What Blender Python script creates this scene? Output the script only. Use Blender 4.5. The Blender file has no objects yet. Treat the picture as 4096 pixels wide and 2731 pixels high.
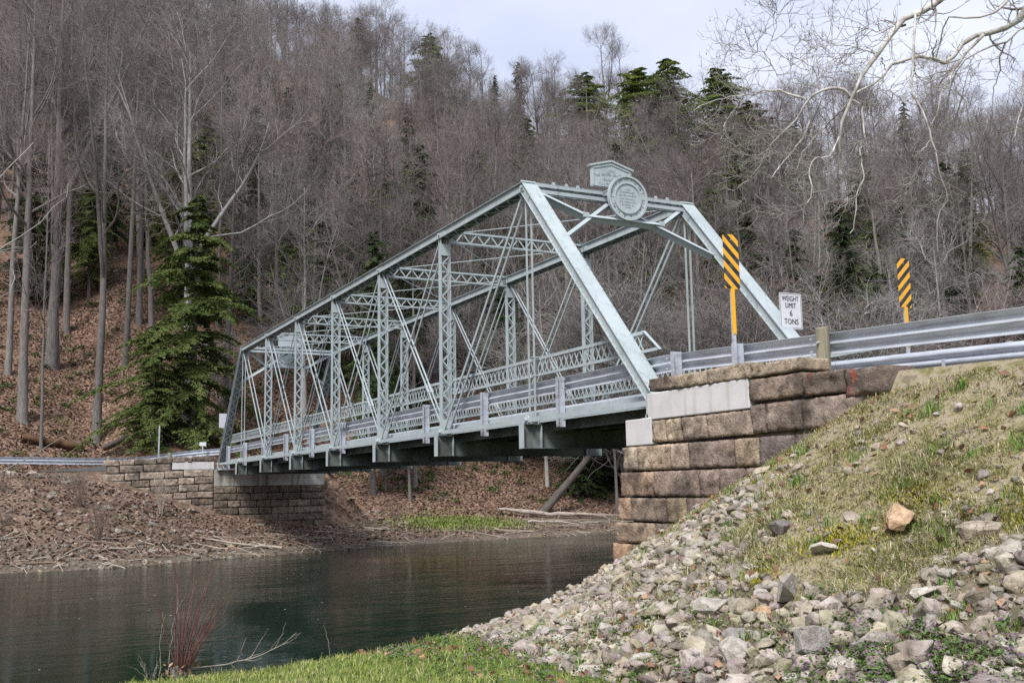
import bpy, bmesh, math, random
import numpy as np
from mathutils import Vector, Matrix
R = math.radians
rng = np.random.default_rng(7); random.seed(7)
sc = bpy.context.scene
col = sc.collection

# ------------------------------------------------------------------ camera, sky, sun, exposure
CAM = np.array([-14.7374, 10.2245, -1.4135])
CR = np.array([[-0.45188533, -0.89189929, -0.0177568], [-0.13331808, 0.04783804, 0.98991808], [0.88205778, -0.44969676, 0.14052361]])
cam = bpy.data.objects.new('camera', bpy.data.cameras.new('camera')); col.objects.link(cam)
cam.data.sensor_width = 36; cam.data.lens = 4112.45/4096*36; cam.data.clip_start = .1; cam.data.clip_end = 3000
cam.matrix_world = Matrix([[*(CR[0][i], CR[1][i], -CR[2][i]), CAM[i]] for i in range(3)] + [[0, 0, 0, 1]])
sc.camera = cam
world = bpy.data.worlds.new('World'); sc.world = world; world.use_nodes = True
SUN_AZ, SUN_EL = R(132), R(51)          # azimuth of the sun measured from +x towards +y
wt = world.node_tree; wt.nodes.clear()
def wn(t, **k):
    n = wt.nodes.new(t)
    for a, b in k.items(): setattr(n, a, b)
    return n
sky = wn('ShaderNodeTexSky', sky_type='NISHITA', sun_disc=False, sun_elevation=SUN_EL, sun_rotation=R(90) - SUN_AZ, altitude=200, air_density=1.2, dust_density=3)
tc = wn('ShaderNodeTexCoord'); mp = wn('ShaderNodeMapping'); mp.inputs['Scale'].default_value = (1.3, 1.3, 3.2)
nz = wn('ShaderNodeTexNoise'); nz.inputs['Scale'].default_value = 1.9; nz.inputs['Detail'].default_value = 5; nz.inputs['Roughness'].default_value = .5
cr = wn('ShaderNodeValToRGB'); cr.color_ramp.elements[0].position = .34; cr.color_ramp.elements[1].position = .68
cr.color_ramp.elements[0].color = (4.9, 5.4, 6.9, 1); cr.color_ramp.elements[1].color = (6.7, 7.0, 8.1, 1)
mx = wn('ShaderNodeMix', data_type='RGBA'); mx.inputs['Factor'].default_value = .93
bg = wn('ShaderNodeBackground'); bg.inputs['Strength'].default_value = .1
wo = wn('ShaderNodeOutputWorld')
L = wt.links.new
L(tc.outputs['Generated'], mp.inputs['Vector']); L(mp.outputs[0], nz.inputs['Vector']); L(nz.outputs[0], cr.inputs[0])
L(sky.outputs[0], mx.inputs['A']); L(cr.outputs[0], mx.inputs['B']); L(mx.outputs['Result'], bg.inputs[0]); L(bg.outputs[0], wo.inputs[0])
sun = bpy.data.objects.new('sun', bpy.data.lights.new('sun', 'SUN')); col.objects.link(sun)
sun.data.energy = 3.3; sun.data.angle = R(16); sun.data.color = (1, .975, .945)
sd = Vector((math.cos(SUN_AZ)*math.cos(SUN_EL), math.sin(SUN_AZ)*math.cos(SUN_EL), math.sin(SUN_EL)))
sun.rotation_euler = sd.to_track_quat('Z', 'Y').to_euler(); sun.location = (0, 0, 60)
vs = sc.view_settings; vs.view_transform = 'Standard'; vs.look = 'None'; vs.exposure = .55; vs.gamma = 1; vs.use_curve_mapping = False
sc.cycles.max_bounces = 4; sc.cycles.use_denoising = False; sc.cycles.sample_clamp_indirect = 1.2; sc.cycles.sample_clamp_direct = 3.; sc.cycles.diffuse_bounces = 2; sc.cycles.glossy_bounces = 2; sc.cycles.transparent_max_bounces = 4; sc.cycles.use_denoising = False; sc.cycles.sample_clamp_indirect = 1.2; sc.cycles.sample_clamp_direct = 3.; sc.cycles.transmission_bounces = 2

# ------------------------------------------------------------------ materials
def mat(name, cols, scale=4., rough=.7, metal=0., bump=.0, bscale=None, detail=6, nrough=.6, stretch=(1, 1, 1), coord='Object', vary=0., attr=None, spec=.4, extra=None):
    m = bpy.data.materials.new(name); m.use_nodes = True
    nt = m.node_tree; N = nt.nodes; K = nt.links.new; b = N['Principled BSDF']
    b.inputs['Roughness'].default_value = rough; b.inputs['Metallic'].default_value = metal
    b.inputs['Specular IOR Level'].default_value = spec
    t = N.new('ShaderNodeTexCoord'); mp = N.new('ShaderNodeMapping'); mp.inputs['Scale'].default_value = stretch
    K(t.outputs[coord], mp.inputs[0])
    n = N.new('ShaderNodeTexNoise'); n.inputs['Scale'].default_value = scale; n.inputs['Detail'].default_value = detail; n.inputs['Roughness'].default_value = nrough
    K(mp.outputs[0], n.inputs['Vector'])
    r = N.new('ShaderNodeValToRGB'); e = r.color_ramp.elements
    while len(e) < len(cols): e.new(.5)
    for i, c in enumerate(cols):
        e[i].position = .3 + .4*i/max(1, len(cols)-1); e[i].color = (*c, 1)
    K(n.outputs[0], r.inputs[0]); out = r.outputs[0]
    if vary:
        oi = N.new('ShaderNodeObjectInfo'); hv = N.new('ShaderNodeHueSaturation')
        mr = N.new('ShaderNodeMapRange'); mr.inputs['To Min'].default_value = 1-vary; mr.inputs['To Max'].default_value = 1+vary
        K(oi.outputs['Random'], mr.inputs['Value']); K(mr.outputs[0], hv.inputs['Value']); K(out, hv.inputs['Color']); out = hv.outputs[0]
    if attr:
        at = N.new('ShaderNodeAttribute'); at.attribute_name = attr
        mm = N.new('ShaderNodeMix'); mm.data_type = 'RGBA'; mm.blend_type = 'MULTIPLY'; mm.inputs['Factor'].default_value = 1
        K(out, mm.inputs['A']); K(at.outputs['Color'], mm.inputs['B']); out = mm.outputs['Result']
    if extra: out = extra(m, N, K, out, mp)
    K(out, b.inputs['Base Color'])
    if bump:
        bn = N.new('ShaderNodeTexNoise'); bn.inputs['Scale'].default_value = bscale or scale*3; bn.inputs['Detail'].default_value = 8; bn.inputs['Roughness'].default_value = .65
        K(mp.outputs[0], bn.inputs['Vector'])
        bp = N.new('ShaderNodeBump'); bp.inputs['Strength'].default_value = bump; bp.inputs['Distance'].default_value = .05
        K(bn.outputs[0], bp.inputs['Height']); K(bp.outputs[0], b.inputs['Normal'])
    return m
def both(*fs):
    def f(m, N, K, out, mp):
        for g in fs: out = g(m, N, K, out, mp)
        return out
    return f
def streaks(colr, amt, sc_=(7, 7, .5), lo=.55):
    # rain streaks / grime with their own shape
    def f(m, N, K, out, mp):
        t = N.new('ShaderNodeTexCoord'); q = N.new('ShaderNodeMapping'); q.inputs['Scale'].default_value = sc_
        n = N.new('ShaderNodeTexNoise'); n.inputs['Scale'].default_value = 1.; n.inputs['Detail'].default_value = 5
        r = N.new('ShaderNodeMapRange'); r.inputs['From Min'].default_value = lo; r.inputs['From Max'].default_value = lo+.2; r.inputs['To Max'].default_value = amt
        mm = N.new('ShaderNodeMix'); mm.data_type = 'RGBA'; mm.inputs['B'].default_value = (*colr, 1)
        K(t.outputs['Object'], q.inputs[0]); K(q.outputs[0], n.inputs['Vector']); K(n.outputs[0], r.inputs['Value']); K(r.outputs[0], mm.inputs['Factor']); K(out, mm.inputs['A'])
        return mm.outputs['Result']
    return f
M = {}
M['paint'] = mat('bridge paint', [(.31, .36, .37), (.37, .425, .435), (.42, .47, .48)], 1.6, .42, bump=.04, bscale=30, extra=both(streaks((.17, .18, .13), .55, (9, 9, .9), .57), streaks((.20, .115, .06), .5, (6, 6, 3.5), .67), streaks((.55, .57, .56), .4, (4, 4, 4), .64)))
M['paint_shade_grime'] = mat('underside paint with painted shade and grime', [(.055, .062, .052), (.10, .115, .105), (.19, .215, .21)], 1.3, .7, bump=.05, bscale=20, extra=streaks((.05, .055, .03), .7, (3, 3, .8), .5))  # shade under the deck put into a dark base colour, plus grime streaks
M['galv'] = mat('galvanised steel', [(.44, .47, .52), (.56, .59, .64)], 3, .4, .3, bump=.02, bscale=20, extra=streaks((.2, .21, .22), .5, (1.5, 5, 12), .5))
M['asphalt'] = mat('asphalt', [(.05, .05, .05), (.08, .08, .078)], 20, .9, bump=.2, bscale=120)
M['concrete'] = mat('pale concrete', [(.50, .48, .47), (.62, .60, .60)], 2.2, .85, bump=.08, bscale=30, extra=streaks((.30, .25, .16), .55, (5, 5, .5), .55))
M['concrete_old'] = mat('stained concrete', [(.30, .29, .26), (.46, .44, .41)], 1.5, .9, bump=.1, bscale=25, extra=streaks((.10, .09, .05), .8, (2.6, 2.6, .4), .48))
DARKST = (streaks((.045, .04, .036), .75, (1.5, 1.5, 1.0), .53), streaks((.33, .19, .095), .55, (2.3, 2.3, 2.0), .62))
M['rock_far'] = mat('dull bank rock', [(.13, .11, .09), (.23, .20, .17), (.34, .31, .275)], 5., .95, bump=.7, bscale=18, spec=.2, vary=.3)
M['stone'] = mat('sandstone', [(.06, .053, .047), (.20, .172, .148), (.33, .285, .24), (.47, .43, .375)], 4.5, .95, bump=1., bscale=26, detail=9, nrough=.75, vary=.15, spec=.15, attr='tint', extra=both(*DARKST, streaks((.36, .36, .31), .5, (7, 7, 7), .62)))
M['stone_red'] = mat('sandstone with red paint', [(.05, .045, .042), (.165, .145, .128), (.28, .245, .212)], 4.5, .95, bump=1., bscale=26, detail=9, nrough=.75, spec=.15, attr='tint', extra=streaks((.42, .06, .035), .85, (5, 5, 3), .585))
M['mortar'] = mat('mortar', [(.06, .055, .05), (.12, .11, .10)], 9, .95, bump=.3)
M['rock'] = mat('limestone riprap', [(.23, .20, .162), (.43, .392, .335), (.62, .585, .53)], 5., .95, bump=.7, bscale=18, nrough=.7, spec=.2, vary=.22, attr='tint')
M['wood_post'] = mat('weathered post wood', [(.17, .16, .11), (.29, .26, .19)], 6, .9, bump=.3, stretch=(6, 6, .6))
M['yellow'] = mat('sign yellow', [(.80, .40, .01), (.84, .43, .012)], 3, .45)
M['sign_white'] = mat('sign white', [(.66, .66, .70), (.72, .72, .75)], 3, .5)
M['sign_back'] = mat('sign aluminium', [(.50, .51, .54), (.58, .58, .61)], 3, .5, .2)
M['black'] = mat('sign black', [(.012, .012, .014), (.016, .016, .018)], 3, .5)

# ------------------------------------------------------------------ object helpers
def tag(o, label=None, cat=None, group=None, kind=None):
    if label: o['label'] = label
    if cat: o['category'] = cat
    if group: o['group'] = group
    if kind: o['kind'] = kind
    return o
def put(name, me, parent=None, m=None):
    o = bpy.data.objects.new(name, me); col.objects.link(o)
    if m is not None:
        me.materials.clear(); me.materials.append(M[m] if isinstance(m, str) else m)
    if parent is not None:
        o.parent = parent
        if parent.parent is None: o.matrix_parent_inverse = Matrix.Translation(-parent.location)
    return o
def empty(name, loc, label=None, cat=None, group=None):
    o = bpy.data.objects.new(name, None); col.objects.link(o); o.location = loc; o.empty_display_size = .2
    return tag(o, label, cat, group)
def mesh_np(name, V, F, tint=None, smooth=False):
    """V (n,3) array, F list of (m,k) index arrays"""
    me = bpy.data.meshes.new(name); V = np.asarray(V, np.float32)
    me.vertices.add(len(V)); me.vertices.foreach_set('co', V.ravel())
    F = [np.asarray(f, np.int32) for f in (F if isinstance(F, list) else [F]) if len(f)]
    nl = sum(f.size for f in F); npoly = sum(len(f) for f in F)
    me.loops.add(nl); me.polygons.add(npoly)
    me.loops.foreach_set('vertex_index', np.concatenate([f.ravel() for f in F]))
    tot = np.concatenate([np.full(len(f), f.shape[1], np.int32) for f in F])
    st = np.concatenate([[0], np.cumsum(tot)[:-1]]).astype(np.int32)
    me.polygons.foreach_set('loop_start', st)
    if smooth: me.polygons.foreach_set('use_smooth', np.ones(npoly, bool))
    me.update(calc_edges=True); me.validate()
    if tint is not None:
        a = me.color_attributes.new('tint', 'FLOAT_COLOR', 'POINT')
        c = np.ones((len(V), 4), np.float32); c[:, :3] = tint; a.data.foreach_set('color', c.ravel())
    return me
class MB:
    def __init__(s): s.v = []; s.f = []
    def add(s, vs_, fs):
        n = len(s.v); s.v += [tuple(map(float, p)) for p in vs_]; s.f += [tuple(i+n for i in f) for f in fs]; return s
    def box(s, x0, x1, y0, y1, z0, z1):
        return s.add([(x, y, z) for x in (x0, x1) for y in (y0, y1) for z in (z0, z1)], [(0, 1, 3, 2), (4, 6, 7, 5), (0, 4, 5, 1), (2, 3, 7, 6), (0, 2, 6, 4), (1, 5, 7, 3)])
    def prism(s, prof, p0, p1, side):
        """closed profile [(a,b)] swept from p0 to p1; a along side, b along the third axis"""
        p0 = np.array(p0, float); p1 = np.array(p1, float); d = p1-p0; d = d/np.linalg.norm(d)
        u = np.array(side, float); u = u-d*(u@d); u /= np.linalg.norm(u); w = np.cross(d, u)
        n = len(prof); vs_ = [p+a*u+b*w for p in (p0, p1) for a, b in prof]
        fs = [(i, (i+1) % n, n+(i+1) % n, n+i) for i in range(n)] + [tuple(range(n))[::-1], tuple(range(n, 2*n))]
        return s.add(vs_, fs)
    def bar(s, p0, p1, w, t, side=(0, 1, 0)):
        return s.prism([(-w/2, -t/2), (w/2, -t/2), (w/2, t/2), (-w/2, t/2)], p0, p1, side)
    def cyl(s, p0, p1, r, n=8, side=(0.3, .2, 1)):
        return s.prism([(r*math.cos(2*math.pi*i/n), r*math.sin(2*math.pi*i/n)) for i in range(n)], p0, p1, side)
    def mesh(s, name):
        me = bpy.data.meshes.new(name); me.from_pydata(s.v, [], s.f); me.update()
        bm = bmesh.new(); bm.from_mesh(me); bmesh.ops.recalc_face_normals(bm, faces=bm.faces); bm.to_mesh(me); bm.free()
        return me
    def put(s, name, m, parent=None): return put(name, s.mesh(name), parent, m)

# ------------------------------------------------------------------ terrain
FW=np.array([(25,260),(25,60),(25,20),(24.8,9.7),(24.7,6),(27.3,1.7),(31.6,-8.6),(34,-21),(33,-30),(26,-48),(10,-72),(-20,-100),(-120,-170)],float)
NW=np.array([(-30,200),(-14,40),(-4,14),(-1.3,9.9),(-.85,9.0),(-.9,8.0),(-.75,6.9),(-.2,5.2),(.75,3.7),(2.7,1.7),(4.2,-1),(4.2,-3),(3.6,-12),(0,-25),(-12,-48),(-40,-80),(-140,-150)],float)
def sdist(x,y,PL):
    best=np.full(x.shape,1e18);sg=np.zeros(x.shape)
    for a,b in zip(PL[:-1],PL[1:]):
        d=b-a;L2=d@d
        t=np.clip(((x-a[0])*d[0]+(y-a[1])*d[1])/L2,0,1)
        qx=x-(a[0]+t*d[0]);qy=y-(a[1]+t*d[1])
        D=qx*qx+qy*qy;s=d[0]*qy-d[1]*qx
        m=D<best;best=np.where(m,D,best);sg=np.where(m,np.sign(s),sg)
    return np.sqrt(best)*sg
def sst(a,b,x):
    t=np.clip((x-a)/(b-a),0,1);return t*t*(3-2*t)
def smax(a,b,k):
    h=np.clip(.5+.5*(a-b)/k,0,1);return b+(a-b)*h+k*h*(1-h)
def vnoise(x,y,seed=0):
    xi=np.floor(x).astype(np.int64);yi=np.floor(y).astype(np.int64);fx=x-xi;fy=y-yi
    fx=fx*fx*(3-2*fx);fy=fy*fy*(3-2*fy)
    def hsh(a,b):
        n=(a*374761393+b*668265263+seed*1442695)&0x7fffffff
        n=((n^(n>>13))*1274126177)&0x7fffffff
        return ((n^(n>>16))&0xffff)/65535.
    return ((hsh(xi,yi)*(1-fx)+hsh(xi+1,yi)*fx)*(1-fy)+(hsh(xi,yi+1)*(1-fx)+hsh(xi+1,yi+1)*fx)*fy)
def fbm(x,y,o=3,seed=0):
    r=0;a=.5
    for i in range(o): r=r+a*(vnoise(x*2**i,y*2**i,seed+i)-.5);a*=.5
    return r
def height(x,y):
    x=np.asarray(x,float);y=np.asarray(y,float)
    dF=sdist(x,y,FW);dN=-sdist(x,y,NW)
    # far side (dF>0 on land)
    left=sst(0.2,5.4,y)
    pl=np.interp(dF,[-8,-2,0,1.5,5,8,11.5,13,19.5,22,400],[-5.6,-4.9,-4.03,-3.85,-3.0,-1.9,-.55,-.4,-.35,.6,.6+378*.6])
    pr=np.interp(dF,[-8,-2,0,2,7,12,20,400],[-5.6,-4.9,-4.03,-3.75,-3.1,-1.2,2.6,2.6+380*.6])
    zf=pl*left+pr*(1-left)
    # fill behind the far abutment
    m=sst(37.9,38.3,x)*sst(-8.5,-5.6,y)*(1-sst(44,50,x))
    zf=zf*(1-m)+np.maximum(zf,-.3)*m
    cap=np.interp(y,[-300,-160,-110,-85,-65,-40,0,60,200],[8,17,31,50,78,104,132,160,190])
    cap=cap+5*fbm(x/30,y/30,2,5)
    zf=-smax(-zf,-cap,8.)
    zf=zf+np.where(dF>14,1,0)*sst(14,40,dF)*(3.0*fbm(x/14,y/14,3,9))+.25*fbm(x/2.2,y/2.2,2,3)*sst(0,3,dF)*(1-sst(36,38,x)*(1-sst(46,50,x)))
    # near side
    zb=np.interp(dN,[-12,-3,-.2,.35,1.2,4,10,40,200],[-5.6,-5.1,-4.03,-3.72,-3.5,-3.22,-2.98,-2.6,-2.2])
    zc=np.interp(x,[-80,-14,-7,-5.4,-2.3,.66,2.2,3.5,6],[-.6,-.38,-.16,-.36,-1.55,-2.75,-3.35,-4.2,-6])
    e=np.abs(y+2.3)-2.75
    emb=zc-.60*np.maximum(e,0)-.05*np.clip(e,0,2)
    zn=smax(zb,emb,.45)
    road=np.interp(x,[-80,-14,-7,-3,0],[-.75,-.38,-.1,0.,.1])
    onroad=(e<-.12)&(x<-.6)
    zn=np.where(onroad,road,zn)
    zn=zn+(.2*fbm(x/.9,y/.9,3,21)+.05*fbm(x/.28,y/.28,2,25))*sst(.05,.6,np.where(onroad,-1,e))*sst(0,.8,dN)
    return np.where(dF>-6,np.where(dN>-6,np.maximum(zf,zn),zf),np.where(dN>-6,zn,-5.6))

def H1(x, y): return float(height(np.array([x]), np.array([y]))[0])
def seg(*p):
    out = []
    for a, b, s in p: out.append(np.arange(a, b, s))
    return np.concatenate(out)
gx = seg((-620, -60, 70), (-60, -20, 4), (-20, 7, .17), (7, 23, 1), (23, 50, .5), (50, 150, 2.5), (150, 330, 10), (330, 760, 60))
gy = seg((-700, -160, 60), (-160, -40, 4), (-40, -8, .8), (-8, -1, .3), (-1, 14, .17), (14, 60, 2), (60, 760, 60))
GX, GY = np.meshgrid(gx, gy, indexing='ij'); GZ = height(GX, GY)
nx, ny = len(gx), len(gy)
idx = np.arange(nx*ny).reshape(nx, ny)
Q = np.stack([idx[:-1, :-1], idx[1:, :-1], idx[1:, 1:], idx[:-1, 1:]], -1).reshape(-1, 4)
gme = mesh_np('ground', np.stack([GX, GY, GZ], -1).reshape(-1, 3), [Q], smooth=True)
RIP = np.array([(3.6, .4), (.6, .4), (-.3, .9), (-2.25, 1.3), (-3.4, 1.0), (-3.9, .9), (-5.35, 2.3), (-5.76, 3.06), (-6.49, 3.53), (-7.3, 3.86), (-7.98, 3.85), (-8.68, 3.84), (-8.81, 3.44), (-9.05, 3.14), (-10.5, 2.9), (-13, 3.0), (-13, 4.6), (-10.21, 4.9), (-7.69, 5.4), (-6.46, 5.4), (-4.39, 5.1), (-2.99, 4.6), (-.6, 3.9), (.6, 3.8), (2.9, 1.9)])
def inpoly(x, y, P):
    c = np.zeros(np.shape(x), bool)
    for (xa, ya), (xb, yb) in zip(P, np.roll(P, -1, 0)):
        m = ((ya > y) != (yb > y)) & (x < (xb-xa)*(y-ya)/(yb-ya+1e-12)+xa); c ^= m
    return c
def zones(x, y):
    """weights of leaf litter, lawn, dry slope grass, stony soil"""
    dF = sdist(x, y, FW); dN = -sdist(x, y, NW); z = height(x, y)
    far = dF > -4
    leftb = sst(-.5, 3, y)
    leaf = np.where(far, np.where(y > 0, np.maximum(.55*sst(2, 6, dF+3*fbm(x/2, y/2, 2, 4)), sst(11, 13, dF+1.5*fbm(x/2, y/2, 2, 4))), sst(4.5, 8.5, dF+2*fbm(x/2, y/2, 2, 4))), 0.)
    e = y-.45
    lawn = np.where(far, 0, sst(.15, .5, dN)*(1-sst(-2.95, -2.55, z)))
    dry = np.where(far, 0, sst(-2.95, -2.6, z))
    rip = inpoly(x+.35*fbm(x*1.3, y*1.3, 2, 81)*2, y+.35*fbm(x*1.3, y*1.3, 2, 82)*2, RIP) & ~far
    lawn = np.where(rip, .15*lawn, lawn); dry = np.where(rip, .25*dry, dry)
    return leaf, lawn, dry
lf, lw, dr = zones(GX, GY)
za = gme.color_attributes.new('zone', 'FLOAT_COLOR', 'POINT')
za.data.foreach_set('color', np.stack([lf, lw, dr, np.ones_like(lf)], -1).astype(np.float32).ravel())
def ground_mat():
    m = bpy.data.materials.new('ground'); m.use_nodes = True; nt = m.node_tree; N = nt.nodes; K = nt.links.new; b = N['Principled BSDF']
    b.inputs['Roughness'].default_value = .95; b.inputs['Specular IOR Level'].default_value = .15
    t = N.new('ShaderNodeTexCoord'); at = N.new('ShaderNodeAttribute'); at.attribute_name = 'zone'
    sp = N.new('ShaderNodeSeparateColor'); K(at.outputs['Color'], sp.inputs[0])
    def noise(s, d=6, r=.6):
        n = N.new('ShaderNodeTexNoise'); n.inputs['Scale'].default_value = s; n.inputs['Detail'].default_value = d; n.inputs['Roughness'].default_value = r; K(t.outputs['Object'], n.inputs['Vector']); return n
    def ramp(src, stops):
        r = N.new('ShaderNodeValToRGB'); e = r.color_ramp.elements
        while len(e) < len(stops): e.new(.5)
        for i, (p, c) in enumerate(stops): e[i].position = p; e[i].color = (*c, 1)
        K(src, r.inputs[0]); return r.outputs[0]
    def mix(f, a, b_):
        x = N.new('ShaderNodeMix'); x.data_type = 'RGBA'; K(f, x.inputs['Factor']); K(a, x.inputs['A']); K(b_, x.inputs['B']); return x.outputs['Result']
    vo = N.new('ShaderNodeTexVoronoi'); vo.inputs['Scale'].default_value = 6.5; vo.inputs['Randomness'].default_value = 1; K(t.outputs['Object'], vo.inputs['Vector'])
    sv = N.new('ShaderNodeSeparateColor'); K(vo.outputs['Color'], sv.inputs[0])
    leaf = ramp(sv.outputs[0], [(0, (.075, .048, .034)), (.35, (.15, .090, .060)), (.7, (.22, .138, .095)), (1, (.31, .215, .16))])
    moss = ramp(noise(.55, 4).outputs[0], [(.60, (0, 0, 0)), (.68, (1, 1, 1))])
    mossc = ramp(noise(7).outputs[0], [(.3, (.03, .045, .012)), (.7, (.10, .12, .03))])
    fm = N.new('ShaderNodeMath'); fm.operation = 'MULTIPLY'; fm.inputs[1].default_value = .55; K(moss, fm.inputs[0])
    leaf = mix(fm.outputs[0], leaf, mossc)
    soil = ramp(noise(6).outputs[0], [(.3, (.06, .046, .034)), (.5, (.13, .105, .08)), (.72, (.22, .19, .15))])
    lawn = ramp(noise(9).outputs[0], [(.3, (.06, .085, .02)), (.55, (.12, .165, .035)), (.75, (.22, .24, .08))])
    dry = ramp(noise(3.2, 9, .72).outputs[0], [(.30, (.085, .07, .05)), (.39, (.15, .14, .055)), (.47, (.25, .215, .125)), (.54, (.33, .28, .195)), (.62, (.17, .14, .105)), (.74, (.27, .245, .06))])
    c = mix(sp.outputs[2], soil, dry); c = mix(sp.outputs[1], c, lawn); c = mix(sp.outputs[0], c, leaf)
    K(c, b.inputs['Base Color'])
    bp = N.new('ShaderNodeBump'); bp.inputs['Strength'].default_value = .7; bp.inputs['Distance'].default_value = .06
    ad = N.new('ShaderNodeMath'); ad.operation = 'ADD'; K(sv.outputs[1], ad.inputs[0]); K(noise(22).outputs[0], ad.inputs[1]); K(ad.outputs[0], bp.inputs['Height']); K(bp.outputs[0], b.inputs['Normal'])
    return m
M['ground'] = ground_mat()
tag(put('ground', gme, None, 'ground'), kind='structure')

# river
def water_mat():
    m = bpy.data.materials.new('river water'); m.use_nodes = True; nt = m.node_tree; N = nt.nodes; K = nt.links.new; b = N['Principled BSDF']
    b.inputs['Base Color'].default_value = (.006, .015, .010, 1); b.inputs['Roughness'].default_value = .05; b.inputs['IOR'].default_value = 1.33; b.inputs['Specular IOR Level'].default_value = .07
    t = N.new('ShaderNodeTexCoord'); hs = []
    for s, st, a in ((.8, (1., .4, 1), .8), (3.6, (1, .4, 1), .4), (11, (1, .5, 1), .16)):
        q = N.new('ShaderNodeMapping'); q.inputs['Scale'].default_value = st; q.inputs['Rotation'].default_value = (0, 0, R(-25)); K(t.outputs['Object'], q.inputs[0])
        n = N.new('ShaderNodeTexNoise'); n.inputs['Scale'].default_value = s; n.inputs['Detail'].default_value = 4; K(q.outputs[0], n.inputs['Vector'])
        x = N.new('ShaderNodeMath'); x.operation = 'MULTIPLY'; x.inputs[1].default_value = a; K(n.outputs[0], x.inputs[0]); hs.append(x.outputs[0])
    while len(hs) > 1:
        x = N.new('ShaderNodeMath'); x.operation = 'ADD'; K(hs.pop(), x.inputs[0]); K(hs.pop(), x.inputs[1]); hs.append(x.outputs[0])
    pn_ = N.new('ShaderNodeTexNoise'); pn_.inputs['Scale'].default_value = .16; pn_.inputs['Detail'].default_value = 3; K(t.outputs['Object'], pn_.inputs['Vector'])
    pr_ = N.new('ShaderNodeMapRange'); pr_.inputs['From Min'].default_value = .38; pr_.inputs['From Max'].default_value = .62; pr_.inputs['To Min'].default_value = .07; pr_.inputs['To Max'].default_value = .32; K(pn_.outputs[0], pr_.inputs['Value'])
    bp = N.new('ShaderNodeBump'); K(pr_.outputs[0], bp.inputs['Strength']); bp.inputs['Distance'].default_value = .16; K(hs[0], bp.inputs['Height']); K(bp.outputs[0], b.inputs['Normal'])
    return m
M['water'] = water_mat()
wv = np.array([(-200, -220, -4.), (120, -220, -4.), (120, 280, -4.), (-200, 280, -4.)])
tag(put('water', mesh_np('water', wv, [np.array([[0, 1, 2, 3]])]), None, 'water'), kind='structure')

# road on the near approach and beyond the far end
mb = MB()
xs = np.arange(-60, .3, 1.)
for a, b in zip(xs[:-1], xs[1:]):
    za_, zb_ = (np.interp(v, [-80, -14, -7, -3, 0], [-.75, -.38, -.1, 0., .1])+.02 for v in (a, b))
    mb.add([(a, -.5, za_), (b, -.5, zb_), (b, -4.1, zb_), (a, -4.1, za_)], [(0, 1, 2, 3)])
tag(mb.put('approach_road', 'asphalt'), kind='structure')
mb = MB()
path = [(37.9, -.3, 37.9, -4.4), (40., 1.6, 43.6, -5.4), (40.2, 4.6, 44.6, 3), (39.6, 10, 44.6, 9), (39.2, 20, 44.4, 20), (39.2, 60, 44.4, 60)]
vv = []
for a in path:
    for k in range(4):
        t = k/3; x = a[0]+(a[2]-a[0])*t; y = a[1]+(a[3]-a[1])*t; vv.append((x, y, max(H1(x, y), -.34)+.05))
mb.add(vv, [(4*i+k, 4*i+k+1, 4*i+k+5, 4*i+k+4) for i in range(len(path)-1) for k in range(3)])
tag(mb.put('river_road', 'asphalt'), kind='structure')

# ------------------------------------------------------------------ truss bridge
PN, HT, NP = 4.7, 5.13, 8
TR = empty('truss_bridge', (18.8, -2.29, 0), 'pale grey-green steel pin-connected truss bridge crossing the river', 'bridge')
def Lp(k, y): return np.array([PN*k, y, 0.])
def Up(k, y): return np.array([PN*k, y, HT])
def channels(mb, p0, p1, gap, dep, fl, side=(0, 1, 0), outward=True):
    t = .012
    for s in (-1, 1):
        f = fl*s*(1 if outward else -1); w0 = s*gap; w1 = s*gap - s*t*(1 if outward else -1)
        a, b = sorted((w0, w1)); pr = [(a, -dep/2), (b, -dep/2), (b, dep/2), (a, dep/2)]
        mb.prism(pr, p0, p1, side)
        for zz in (-dep/2, dep/2-t):
            c, d = sorted((w0, w0+f)); mb.prism([(c, zz), (d, zz), (d, zz+t), (c, zz+t)], p0, p1, side)
def zigzag(mb, p0, p1, half, side, nrm, n, w=.036, t=.008):
    p0 = np.array(p0, float); p1 = np.array(p1, float); u = np.array(side, float)
    for i in range(n):
        a = p0+(p1-p0)*i/n; b = p0+(p1-p0)*(i+1)/n; s = 1 if i % 2 else -1
        d = (b+u*half*-s)-(a+u*half*s); sd_ = np.cross(d, nrm)
        mb.bar(a+u*half*s, b+u*half*-s, w, t, sd_)
def domes(mb, pts, nrm, r=.016, hh=.012):
    nrm = np.array(nrm, float); nrm /= np.linalg.norm(nrm); u = np.cross(nrm, (.31, .52, .8)); u /= np.linalg.norm(u); w = np.cross(nrm, u)
    for p in pts:
        p = np.array(p); rg = [p+r*(math.cos(a)*u+math.sin(a)*w) for a in np.arange(6)*math.pi/3]; rt = [q*.45+p*.55+nrm*hh for q in rg]
        mb.add(rg+rt, [(i, (i+1) % 6, 6+(i+1) % 6, 6+i) for i in range(6)]+[(6, 7, 8, 9, 10, 11)])
U = np.array
TY = (-.15, -4.43)
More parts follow.
